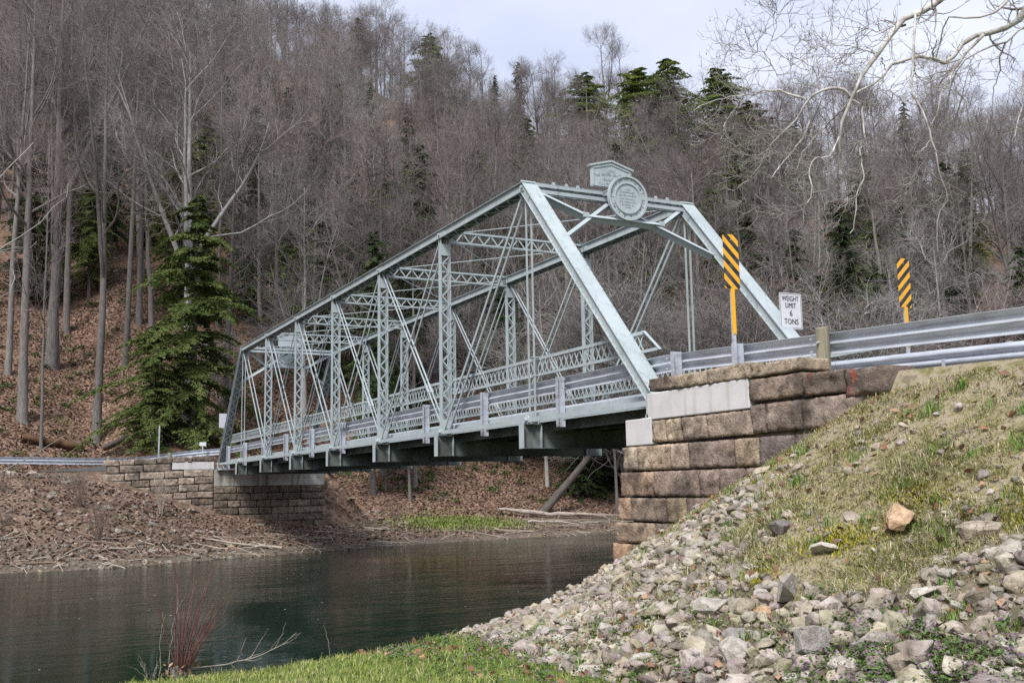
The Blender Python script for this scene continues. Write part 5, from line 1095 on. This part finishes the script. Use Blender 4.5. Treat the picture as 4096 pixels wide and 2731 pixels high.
# stones thinning out up the grassy slope
n = 5200; xx, yy = rs.uniform(-12, 0, n), rs.uniform(.6, 4.4, n); zz = height(xx, yy); RP = np.concatenate([RIP, RIP[:1]])
dist = np.abs(sdist(xx, yy, RP)); pp_ = (.85*np.exp(-dist/.45)+.10)*(vnoise(xx*1.6, yy*1.6, 33) > .42); ok = (rs.random(n) < pp_) & (zz < -.25) & (zz > -3.2)
for x, y, d_ in zip(xx[ok], yy[ok], dist[ok]): smalls.append((x, y, (.05+.20*rs.beta(1, 3.2))*(1.1 if d_ < .5 else 1.)))
def merge_rocks(lst, tintf, sink=.18):
    V, F, T_ = [], [], []; b = 0; X = U([q[:2] for q in lst]); Z = height(X[:, 0], X[:, 1])
    for (x, y, s), z in zip(lst, Z):
        v, f = RV[int(rs.integers(0, 12))]; e = Matrix.Rotation(rs.uniform(0, 6.28), 3, 'Z') @ Matrix.Rotation(rs.normal(.2, .3), 3, 'X') @ Matrix.Rotation(rs.normal(0, .3), 3, 'Y')
        w = v @ np.array(e).T*s+U((x, y, z+s*(.28-sink)*.8)); V.append(w); F.append(f+b); b += len(v); T_.append(np.tile(tintf(), (len(v), 1)))
    me = mesh_np('small_stones', np.concatenate(V), [np.concatenate(F)], tint=np.concatenate(T_)); me.materials.append(M['rock']); return me
def near_tint(): v = rs.uniform(.55, 1.15); return U((v, v*rs.uniform(.9, 1), v*rs.uniform(.78, 1)))
tag(put('small_stones', merge_rocks(smalls, near_tint)), 'small stones filling the gaps of the near rock slope', 'stones', kind='stuff')
# far bank rocks
FROCK = []
for me in ROCK: q = me.copy(); q.materials.clear(); q.materials.append(M['rock_far']); FROCK.append(q)
ind = 0; smalls = []
for i in range(1700):
    x, y = rs.uniform(25, 38.2), rs.uniform(-7.5, 17); dF = float(sdist(U([x]), U([y]), FW)[0])
    if dF < -.2 or (x > 37.4 and y < 5.5): continue
    if y < .5 and (dF > 9 or rs.random() < .72): continue
    s = .12+.5*rs.beta(1.1, 4)
    if s > .3 and ind < 150:
        k = int(rs.integers(0, 16)); px_, py_, _ = pix(x, y, H1(x, y)); ind += 1
        where = ('beside the water' if dF < 3 else ('low on the far bank' if dF < 7 else ('high on the far bank' if dF < 9.5 else 'topmost on the far bank')))+' '+['at the left edge', 'below the left guardrail', 'left of the far wall', 'below the far wing wall', 'below the far wing wall', 'under the far bridge end', 'right of the far wall'][int(np.searchsorted([150, 330, 480, 680, 860, 1300], px_))]
        o = rock(FROCK[k], x, y, s, (rs.normal(0, .3), rs.normal(0, .3), rs.uniform(0, 6.28)), None, None, 'bank_rock'); rl2.append((o, f"{'larger' if s > .4 else 'smaller'} grey rock {where}", px_))
    else: smalls.append((x, y, s*.8))
for i in range(60):
    x, y = rs.normal(38.5, 1.3), rs.normal(-8.3, 1.3)
    smalls.append((x, y, rs.uniform(.12, .45)))
def far_tint(): v = rs.uniform(.35, .7); return U((v, v*rs.uniform(.86, .97), v*rs.uniform(.74, .95)))
tag(put('bank_stones', merge_rocks(smalls, far_tint)), 'small stones on the far riverbank', 'stones', kind='stuff')

finish_labels(rl1, 'riprap rocks on the near slope'); finish_labels(rl2, 'rocks on the far riverbank')

# ------------------------------------------------------------------ grass, leaves, weeds
def leafmat(name, rough=.8):
    m = bpy.data.materials.new(name); m.use_nodes = True; N = m.node_tree.nodes; b = N['Principled BSDF']; b.inputs['Roughness'].default_value = rough; b.inputs['Specular IOR Level'].default_value = .25
    a = N.new('ShaderNodeAttribute'); a.attribute_name = 'tint'; m.node_tree.links.new(a.outputs['Color'], b.inputs['Base Color']); return m
M['leafy'] = leafmat('plant tint')
def blades(X, Hh, W, C_, lean=.5, curl=.35):
    n = len(X); az = rs.uniform(0, 6.28, n); d = np.stack([np.cos(az), np.sin(az), np.zeros(n)], -1); s = np.stack([-np.sin(az), np.cos(az), np.zeros(n)], -1)
    ln = (np.abs(rs.normal(0, lean, n))*Hh)[:, None]; w = (W/2)[:, None]; up = U((0, 0, 1.))
    m = X+d*ln*.35+up*(Hh*.6)[:, None]; t = X+d*ln*(1+curl)+up*(Hh*rs.uniform(.75, 1, n))[:, None]
    V = np.stack([X-s*w, X+s*w, m+s*w*.8, m-s*w*.8, t], 1).reshape(-1, 3); i = np.arange(n)[:, None]*5
    return V, [np.concatenate([i, i+1, i+2, i+3], 1), np.concatenate([i+3, i+2, i+4], 1)], np.repeat(C_, 5, 0)
def palette(n, cols, p, var=.18):
    c = U(cols)[rs.choice(len(cols), n, p=p)]; return c*rs.uniform(1-var, 1+var, (n, 1))
n = 150000; x = rs.uniform(-11.5, 3.2, n); y = rs.uniform(1.5, 13, n)
lf_, lw_, dr_ = zones(x, y); ir = inpoly(x, y, RIP); keep = ((rs.random(n) < lw_) & ~ir) | (ir & (y > 4.2) & (vnoise(x*2.2, y*2.2, 91) > .5) & (rs.random(n) < .6)); keep &= ((CR @ (np.stack([x, y, np.full(n, -3.2)])-CAM[:, None]))[2] > 4.0)
x, y = x[keep], y[keep]; X = np.stack([x, y, height(x, y)-.01], -1); n = len(X)
V, F, T_ = blades(X, rs.uniform(.025, .085, n)*(1+.7*(rs.random(n) < .06)), rs.uniform(.004, .008, n), palette(n, [(.14, .19, .035), (.22, .27, .06), (.32, .33, .10), (.42, .36, .22)], [.34, .32, .2, .14]))
tag(put('lawn_grass', mesh_np('lawn_grass', V, F, tint=T_), None, 'leafy'), 'short green grass along the near riverbank', 'grass', kind='stuff')
n = 130000; x = rs.uniform(-12.5, 1, n); y = rs.uniform(.5, 5.0, n); lf_, lw_, dr_ = zones(x, y)
pat = vnoise(x*1.3, y*1.3, 61); keep = rs.random(n) < dr_*np.clip(2.2*pat-.55, 0.06, 1); keep |= (rs.random(n) < .04) & inpoly(x, y, RIP); x, y, pat = x[keep], y[keep], pat[keep]; X = np.stack([x, y, height(x, y)-.01], -1); n = len(X)
V, F, T_ = blades(X, rs.uniform(.03, .11, n)*(.45+pat), rs.uniform(.004, .009, n), palette(n, [(.48, .42, .28), (.36, .33, .15), (.17, .23, .05), (.34, .31, .05), (.28, .22, .13)], [.34, .2, .32, .08, .06]), 1.9)
tag(put('dry_grass', mesh_np('dry_grass', V, F, tint=T_), None, 'leafy'), 'straw coloured grass on the near embankment', 'grass', kind='stuff')
n = 240000; x = rs.uniform(-12.5, 1, n); y = rs.uniform(.5, 4.6, n); lf_, lw_, dr_ = zones(x, y); pat = vnoise(x*2.3, y*2.3, 64)*.6+vnoise(x*6, y*6, 65)*.4
keep = rs.random(n) < dr_*np.clip(3.4*pat-1.2, .14, 1); x, y, pat = x[keep], y[keep], pat[keep]; X = np.stack([x, y, height(x, y)-.006], -1); n = len(X); gm = vnoise(x*.9, y*.9, 67)[:, None]
Cg = palette(n, [(.18, .20, .055), (.29, .28, .10), (.42, .37, .20)], [.3, .35, .35])*gm+palette(n, [(.40, .35, .21), (.30, .27, .10), (.22, .24, .07)], [.4, .35, .25])*(1-gm)
V, F, T_ = blades(X, rs.uniform(.012, .045, n), rs.uniform(.005, .010, n), Cg, 1.2)
tag(put('short_turf', mesh_np('short_turf', V, F, tint=T_), None, 'leafy'), 'short patchy yellow-green turf on the near embankment', 'grass', kind='stuff')
# green tufts
tu = []
for i in range(150):
    x, y = rs.uniform(-11, -.5), rs.uniform(.8, 5.4)
    if H1(x, y) > -.2 or -float(sdist(U([x]), U([y]), NW)[0]) < .4: continue
    k = int(rs.integers(25, 70)); tu.append(np.stack([rs.normal(x, .045, k), rs.normal(y, .045, k)], -1))
tu = np.concatenate(tu); X = np.stack([tu[:, 0], tu[:, 1], height(tu[:, 0], tu[:, 1])-.01], -1); n = len(X)
V, F, T_ = blades(X, rs.uniform(.05, .15, n), rs.uniform(.005, .010, n), palette(n, [(.09, .17, .03), (.14, .24, .05), (.25, .28, .08)], [.5, .35, .15]), .6)
tag(put('grass_tufts', mesh_np('grass_tufts', V, F, tint=T_), None, 'leafy'), 'fresh green tufts between the rocks', 'grass', kind='stuff')
def cards(X, L_, W, C_, tilt=.5):
    n = len(X); a = unit(rs.normal(size=(n, 3))*U((1, 1, tilt))); b = unit(np.cross(a, unit(rs.normal(size=(n, 3))*U((.5, .5, 1))))); L_ = L_[:, None]; W = W[:, None]; nn = np.cross(a, b)
    V = np.stack([X-a*L_/2, X+b*W/2+nn*W*.2, X+a*L_/2, X-b*W/2+nn*W*.2], 1).reshape(-1, 3); i = np.arange(n)[:, None]*4
    return V, [np.concatenate([i, i+1, i+2], 1), np.concatenate([i, i+2, i+3], 1)], np.repeat(C_, 4, 0)
# dead nettles with purple tops near the bottom edge
W_ = []; Cw = []
for i in range(430):
    x, y = rs.uniform(-10.5, -1.5), rs.uniform(3.9, 6.2)
    if i > 230: x, y = rs.uniform(-10.4, -8.6), rs.uniform(4.1, 5.2)
    k = 26; hh = np.abs(rs.normal(0, .05, k)); W_.append(np.stack([rs.normal(x, .05, k), rs.normal(y, .05, k), H1(x, y)+.02+hh], -1)); top = (hh > .06)[:, None]
    Cw.append(np.where(top & (rs.random((k, 1)) < .45), U((.16, .095, .15)), U((.09, .15, .04)))*rs.uniform(.7, 1.25, (k, 1)))
X = np.concatenate(W_); n = len(X); V, F, T_ = cards(X, rs.uniform(.02, .045, n), rs.uniform(.015, .03, n), np.concatenate(Cw), .5)
tag(put('purple_weeds', mesh_np('purple_weeds', V, F, tint=T_), None, 'leafy'), 'low weeds with purple flower heads at the bottom edge', 'weeds', kind='stuff')
# moss cushions: short dense yellow green
tu = []
for (x, y, r_, k) in [(-7.55, 3.25, .25, 1500), (-9.2, 2.75, .3, 1400), (-6.7, 3.7, .18, 700), (-7.1, 3.85, .15, 500), (-5.2, 2.6, .12, 500), (-4.2, 1.5, .15, 500), (-3.3, 1.15, .12, 400), (-9.8, 2.6, .3, 1200), (-7.9, 2.6, .25, 600), (-5.9, 4.4, .2, 600)]: tu.append(np.stack([rs.normal(x, r_, k), rs.normal(y, r_*.5, k)], -1))
tu = np.concatenate(tu); X = np.stack([tu[:, 0], tu[:, 1], height(tu[:, 0], tu[:, 1])], -1); n = len(X); V, F, T_ = blades(X, rs.uniform(.015, .05, n), rs.uniform(.008, .015, n), palette(n, [(.32, .28, .02), (.22, .22, .03), (.12, .13, .03)], [.5, .35, .15]), .5)
tag(put('moss', mesh_np('moss', V, F, tint=T_), None, 'leafy'), 'yellow green moss cushions on the near slope', 'moss', kind='stuff')
# fallen leaves: near (few, large) and far litter
n = 900; x = rs.uniform(-11, 2, n); y = rs.uniform(.6, 6, n); X = np.stack([x, y, height(x, y)+.05], -1); V, F, T_ = cards(X, rs.uniform(.05, .12, n), rs.uniform(.04, .09, n), palette(n, [(.24, .12, .07), (.32, .19, .12), (.18, .10, .07)], [.4, .35, .25]), .7)
tag(put('fallen_leaves', mesh_np('fallen_leaves', V, F, tint=T_), None, 'leafy'), 'curled brown leaves caught between the near rocks', 'leaves', kind='stuff')
n = 150000; x = rs.uniform(26, 78, n); y = rs.uniform(-36, 22, n); dF = sdist(x, y, FW); lf_, _, _ = zones(x, y); keep = (lf_ > .4) & ~((x < 46) & (y > -5.4)); keep |= (rs.random(n) < .7) & (dF > 1.5) & (dF < 14) & (x < 37.3); x, y = x[keep], y[keep]
X = np.stack([x, y, height(x, y)+.03], -1); n = len(X); V, F, T_ = cards(X, rs.uniform(.10, .26, n), rs.uniform(.08, .18, n), palette(n, [(.15, .095, .07), (.21, .14, .105), (.28, .20, .155), (.09, .06, .045)], [.34, .32, .16, .18]), .5)
tag(put('leaf_litter', mesh_np('leaf_litter', V, F, tint=T_), None, 'leafy'), 'brown leaf litter covering the far wooded slope', 'leaves', kind='stuff')
# small green plants on the leaf slope
W_ = []
for i in range(420):
    x, y = rs.uniform(42, 75), rs.uniform(-32, 16)
    if float(sdist(U([x]), U([y]), FW)[0]) < (20 if y > 0 else 7) or (x < 47 and y > -6): continue
    k = 40; W_.append(np.stack([rs.normal(x, .22, k), rs.normal(y, .22, k), H1(x, y)+.08+np.abs(rs.normal(0, .12, k))], -1))
X = np.concatenate(W_); n = len(X); V, F, T_ = cards(X, rs.uniform(.12, .28, n), rs.uniform(.06, .12, n), palette(n, [(.03, .06, .02), (.06, .09, .025), (.11, .12, .03)], [.45, .4, .15]), .8)
tag(put('forest_ferns', mesh_np('forest_ferns', V, F, tint=T_), None, 'leafy'), 'low green ferns and moss on the leafy slope', 'ferns', kind='stuff')
# grass on the far mud bank
n = 6000; x = rs.normal(37.6, 1.1, n); y = rs.normal(-13.2, 1.7, n); k_ = sdist(x, y, FW) > 2.; x, y = x[k_], y[k_]; n = len(x); X = np.stack([x, y, height(x, y)], -1)
V, F, T_ = blades(X, rs.uniform(.1, .28, n), rs.uniform(.03, .05, n), palette(n, [(.12, .17, .03), (.20, .24, .06), (.28, .26, .12)], [.5, .35, .15]), .6)
tag(put('bank_grass', mesh_np('bank_grass', V, F, tint=T_), None, 'leafy'), 'patch of fresh green grass on the far mud bank', 'grass', kind='stuff')
# dry stalks and debris along the far waterline
def sticks(n, fx, ln, r, cols):
    P_ = []; Rr = []
    for i in range(n):
        x, y = fx(); a = rs.uniform(0, 6.28); l = rs.uniform(*ln); up = rs.normal(0, .12); q = []
        for t in np.linspace(-.5, .5, 4): xx, yy = x+l*t*math.cos(a)+rs.normal(0, .03), y+l*t*math.sin(a)+rs.normal(0, .03); q.append((xx, yy, H1(xx, yy)+.06+up*t+rs.uniform(0, .05)))
        P_.append(q); Rr.append(np.linspace(1, .5, 4)*rs.uniform(*r))
    V, F = [], []; tubes(U(P_), U(Rr), 4, V, F, 0); V = np.concatenate(V); return V, F, np.repeat(palette(n, cols, [1/len(cols)]*len(cols)), 16, 0)
def fx():
    while True:
        x, y = rs.uniform(25, 41), rs.uniform(-27, 12); d = float(sdist(U([x]), U([y]), FW)[0])
        if .1 < d < 5 and not (x > 37 and y > -6): return x, y
V, F, T_ = sticks(420, fx, (.4, 2.2), (.008, .03), [(.30, .25, .19), (.22, .16, .11), (.38, .33, .27)])
tag(put('flood_debris', mesh_np('flood_debris', V, F, tint=T_), None, 'leafy'), 'dry stalks and sticks stranded along the far waterline', 'debris', kind='stuff')

# ------------------------------------------------------------------ driftwood, logs, shrubs
M['deadwood'] = mat('bleached dead wood', [(.20, .165, .13), (.34, .29, .24), (.42, .37, .31)], 5, .9, bump=.4, stretch=(1, 1, 3))
M['rotten'] = mat('rotten orange log', [(.045, .025, .015), (.12, .06, .03), (.10, .085, .045)], 3, .95, bump=.7)
M['redstem'] = mat('red brown stems', [(.07, .03, .028), (.13, .06, .05), (.20, .12, .10)]
 , 4, .7)
M['brownstem'] = mat('brown brush stems', [(.10, .07, .055), (.18, .13, .105), (.25, .19, .16)], 4, .7)
def log(name, pts, rad, m, label, cat='log', twigs=0, tl=(.4, 1.6)):
    o = empty(name, pts[0], label, cat); A_ = resample([(*p, r_) for p, r_ in zip(pts, rad)], 14); A_[:, :3] += rs.normal(0, .25, (14, 3))*np.minimum(A_[:, 3:], .12); A_[:, 3] *= rs.uniform(.8, 1.15, 14); V, F = [], []; tubes(A_[None, :, :3], A_[None, :, 3], 8, V, F, 0)
    put('stem', mesh_np('stem', np.concatenate(V), [np.concatenate(F)], smooth=True), o, m)
    if twigs:
        C_ = children(rs, A_[None, :, :3], A_[None, :, 3], twigs, .3, 1., (25, 60), tl, 6, .35 if tl[1] > 1 else .6, .03, .15, .008 if tl[1] > 1 else .003); V, F = [], []; tubes(*C_, 4, V, F, 0); put('side_branches', mesh_np('side_branches', np.concatenate(V), [np.concatenate(F)]), o, m)
    return o
g = lambda x, y, dz=.12: (x, y, H1(x, y)+dz)
log('driftwood_log', [g(40.6, -16.9, .35), g(40.0, -19, .3), g(39.4, -21.6, .2), g(38.9, -23.5, .15)], [.09, .16, .13, .06], 'deadwood', 'bleached driftwood log lying on the far mud bank', 'log', 7)
log('driftwood_branch', [g(37.6, -17.3), g(37.2, -19, .2), g(36.7, -20)], [.09, .06, .03], 'deadwood', 'short pale driftwood stick near the far waterline', 'branch', 2)
log('driftwood_branch', [g(39.8, -20.5, .25), g(38.4, -23, .3), g(37.8, -25.6, .12)], [.05, .04, .02], 'deadwood', 'thin pale branch beside the large driftwood log', 'branch', 5)
log('driftwood_branch', [g(29.6, -1.2, .1), g(30.6, .7, .15), g(31.6, 1.6, .12)], [.05, .05, .03], 'deadwood', 'grey stick stranded below the far stone wall', 'branch', 3)
log('rotten_log', [g(50.0, 8.6, .3), g(50.3, 6.8, .3), g(50.5, 5.2, .3)], [.16, .24, .18], 'rotten', 'rotten orange log lying behind the left guardrail')
log('mossy_log', [g(50.3, 4.2, .2), g(49.6, 2.9, .2), g(49.2, 1.8, .2)], [.17, .18, .12], 'bark_dark', 'mossy log behind the dip in the guardrail')
def stems(name, x, y, z, n, hh, spread, m, label, cat='shrub', rad=.006, lean=(0, 0), sub=4):
    o = empty(name, (x, y, z), label, cat); P_ = []; Rr = []
    for i in range(n):
        a = rs.uniform(0, 6.28); sp = rs.uniform(.1, 1)*spread; h_ = hh*rs.uniform(.55, 1.05); k = 9; t = np.linspace(0, 1, k); bx = .05*math.cos(a); by = .05*math.sin(a)
        q = np.stack([x+bx+(sp*math.cos(a)+lean[0])*t**1.4, y+by+(sp*math.sin(a)+lean[1])*t**1.4, z+h_*t], -1)+rs.normal(0, .008, (k, 3)); P_.append(q); Rr.append(rad*rs.uniform(.7, 1.2)*(1-.75*t))
    P_, Rr = U(P_), U(Rr); V, F = [], []; b = tubes(P_, Rr, 5, V, F, 0); put('stems', mesh_np('stems', np.concatenate(V), [np.concatenate(F)]), o, m)
    if sub: C_ = children(rs, P_, Rr, sub, .35, .95, (18, 40), (hh*.15, hh*.35), 5, .6, .12, .06, .0018); V, F = [], []; tubes(*C_, 3, V, F, 0); tag(put('twigs', mesh_np('twigs', np.concatenate(V), [np.concatenate(F)]), o, m), kind='stuff')
    return o
sx_, sy_ = -1.95, 8.1; sz_ = H1(sx_, sy_)-.03
rstump = np.array([-.45, -.89])      # picture right, on the ground
sh = stems('red_stemmed_shrub', sx_, sy_, sz_, 24, 1.45, .58, 'redstem', 'red-stemmed leafless shrub at the water in the left foreground', rad=.0105, lean=tuple(rstump*.22))
P_ = []; Rr = []
for i in range(14):
    a = rs.uniform(0, 6.28); q = np.stack([sx_+.07*math.cos(a)+np.linspace(0, .03*math.cos(a), 4), sy_+.07*math.sin(a)+np.linspace(0, .03*math.sin(a), 4), np.linspace(sz_-.05, sz_+rs.uniform(.12, .24), 4)], -1); P_.append(q); Rr.append(np.full(4, rs.uniform(.018, .035)))
V, F = [], []; tubes(U(P_), U(Rr), 6, V, F, 0); put('stump', mesh_np('stump', np.concatenate(V), [np.concatenate(F)]), sh, 'bark')
n = 90; X = np.stack([rs.normal(sx_, .1, n), rs.normal(sy_, .1, n), sz_+rs.uniform(0, .25, n)], -1); V, F, T_ = cards(X, rs.uniform(.04, .09, n), rs.uniform(.02, .05, n), palette(n, [(.30, .20, .13), (.2, .12, .08)], [.6, .4]), .8); put('dead_leaves', mesh_np('dead_leaves', V, F, tint=T_), sh, 'leafy')
def gl(dx, dy, dz): x, y = sx_+rstump[0]*dx+.89*dy, sy_+rstump[1]*dx-.45*dy; return (x, y, max(H1(x, y), -3.5)+dz)
log('fallen_branch', [gl(.12, .1, .06), gl(.45, .2, .08), gl(.8, .3, .14), gl(1.1, .4, .27), gl(1.25, .45, .38)], [.009, .008, .006, .004, .002], 'deadwood', 'bleached fallen branch beside the red-stemmed shrub', 'branch', 9, (.15, .5))
stems('dry_stalk_clump', *gl(-.35, .0, -.02), 12, .3, .3, 'deadwood', 'dry grass stalks left of the red-stemmed shrub', 'dry plant', .003, sub=0)
stems('dry_stalk', *gl(-.22, .05, -.02), 2, .85, .08, 'deadwood', 'tall pale dry stalk beside the red-stemmed shrub', 'dry plant', .006, tuple(rstump*.05), 3)
stems('dry_stalk', *gl(1.75, .2, -.02), 1, .45, .08, 'deadwood', 'single thin dry stalk right of the fallen branch', 'dry plant', .003, sub=0)
stems('bank_shrub', 29.3, 6.2, H1(29.3, 6.2)-.1, 40, 2.0, 1.0, 'brownstem', 'tangled brown bush on the rocks at the far waterline', rad=.012, sub=6)
stems('bank_shrub', 33.5, 6.6, H1(33.5, 6.6)-.1, 36, 2.1, 1.2, 'brownstem', 'brown weedy bush on the slope below the left guardrail', rad=.012, sub=6)
stems('bank_shrub', 35.2, 3.0, H1(35.2, 3.)-.1, 14, 2.6, .8, 'deadwood', 'thin grey brush in front of the far stone wall', rad=.013, sub=7)
stems('bank_shrub', 33.8, -2.3, H1(33.8, -2.3)-.1, 18, 1.7, .9, 'brownstem', 'thin brown brush below the far concrete seat', rad=.01, sub=6)
for (x, y, lab) in [(36, 7.6, 'directly below the left guardrail'), (31, 9.5, 'on the bank at the left edge'), (28, 10.5, 'at the water by the left edge'), (34.6, 9.6, 'halfway up the left bank'), (30.3, 3.0, 'at the waterline left of the far wall'), (33, .2, 'at the foot of the far wall'), (38.8, -9.8, 'right of the far abutment'), (36.6, -7.4, 'on the beach right of the far abutment')]:
    stems('weedy_brush', x, y, H1(x, y)-.1, 26, rs.uniform(.8, 1.4), .8, 'brownstem', f'low tangled brown brush {lab}', 'brush', .009, sub=5)['group'] = 'brown brush on the far bank'
# thin pale branches reaching in from a tree standing left of the picture
lb = empty('pale_sapling', (-5.6, 12.3, H1(-5.6, 12.3)), 'thin pale branches reaching in from the left picture edge', 'tree')
LBR = [[(-5.12,10.23,-1.3,0.006),(-5.07,10.12,-1.21,0.0052),(-5.08,9.92,-1.1,0.0043),(-5.05,9.79,-1.03,0.0035),(-5.03,9.64,-0.9,0.0026)],[(-5.03,10.32,0.59,0.006),(-4.99,10.21,0.71,0.0052),(-5.07,9.91,0.95,0.0043),(-5.03,9.82,1.1,0.0035),(-5.0,9.7,1.24,0.0026),(-4.91,9.69,1.38,0.0018)],[(-4.78,10.36,1.25,0.006),(-4.75,10.24,1.42,0.0052),(-4.77,10.06,1.66,0.0043),(-4.71,9.99,1.78,0.0035)],[(-4.37,10.33,0.75,0.006),(-4.33,10.21,0.84,0.0052),(-4.29,10.09,0.9,0.0043),(-4.22,10.01,0.89,0.0035),(-4.16,9.92,0.94,0.0026),(-4.07,9.9,1.01,0.0018)],[(-3.99,10.32,0.42,0.006),(-3.94,10.19,0.46,0.0052),(-3.88,10.11,0.53,0.0043),(-3.82,10.07,0.72,0.0035),(-3.7,10.09,0.79,0.0026)]]
V, F = [], []; tk = resample([(-5.6, 12.3, H1(-5.6, 12.3)-.1, .06), (-5.5, 12.2, -1.5, .05), (-5.4, 12.1, 0, .04), (-5.4, 12.1, 1.6, .03), (-5.4, 12.2, 3., .015)], 16); tubes(tk[None, :, :3], tk[None, :, 3], 8, V, F, 0); put('trunk', mesh_np('trunk', np.concatenate(V), [np.concatenate(F)]), lb, 'twig_pale')
for L_ in LBR:
    z_ = L_[0][2]-.5; k = np.argmin(np.abs(tk[:, 2]-z_)); A_ = resample([(*tk[k][:3], .014)]+L_, 18); A_[1:-1, :3] += rs.normal(0, .006, (16, 3)); V, F = [], []; b = tubes(A_[None, :, :3], A_[None, :, 3], 5, V, F, 0)
    C_ = children(rs, A_[None, :, :3], A_[None, :, 3], 5, .5, .95, (25, 55), (.1, .3), 5, .6, .05, .12, .0025); tubes(*C_, 4, V, F, b); put('branch', mesh_np('branch', np.concatenate(V), [np.concatenate(F)]), lb, 'twig_pale')

# small white flecks scattered over the water surface
n = 260; x = rs.uniform(-1, 36, n); y = rs.uniform(-22, 16, n); ok = (sdist(x, y, FW) < -1) & (sdist(x, y, NW) > .6); x, y = x[ok], y[ok]; n = len(x); r_ = rs.uniform(.005, .018, n)*np.clip((x+16)/25, .5, 1.6)
an = np.arange(5)*2*np.pi/5; V = np.stack([x[:, None]+r_[:, None]*np.cos(an), y[:, None]+1.5*r_[:, None]*np.sin(an), np.full((n, 5), -3.994)], -1).reshape(-1, 3)
M['fleck'] = mat('fleck', [(.6, .62, .6), (.75, .76, .74)], 3, .9)
tag(put('white_flecks', mesh_np('white_flecks', V, [np.arange(n*5).reshape(n, 5)]), None, 'fleck'), 'small white flecks on the river surface', 'fleck', kind='stuff')
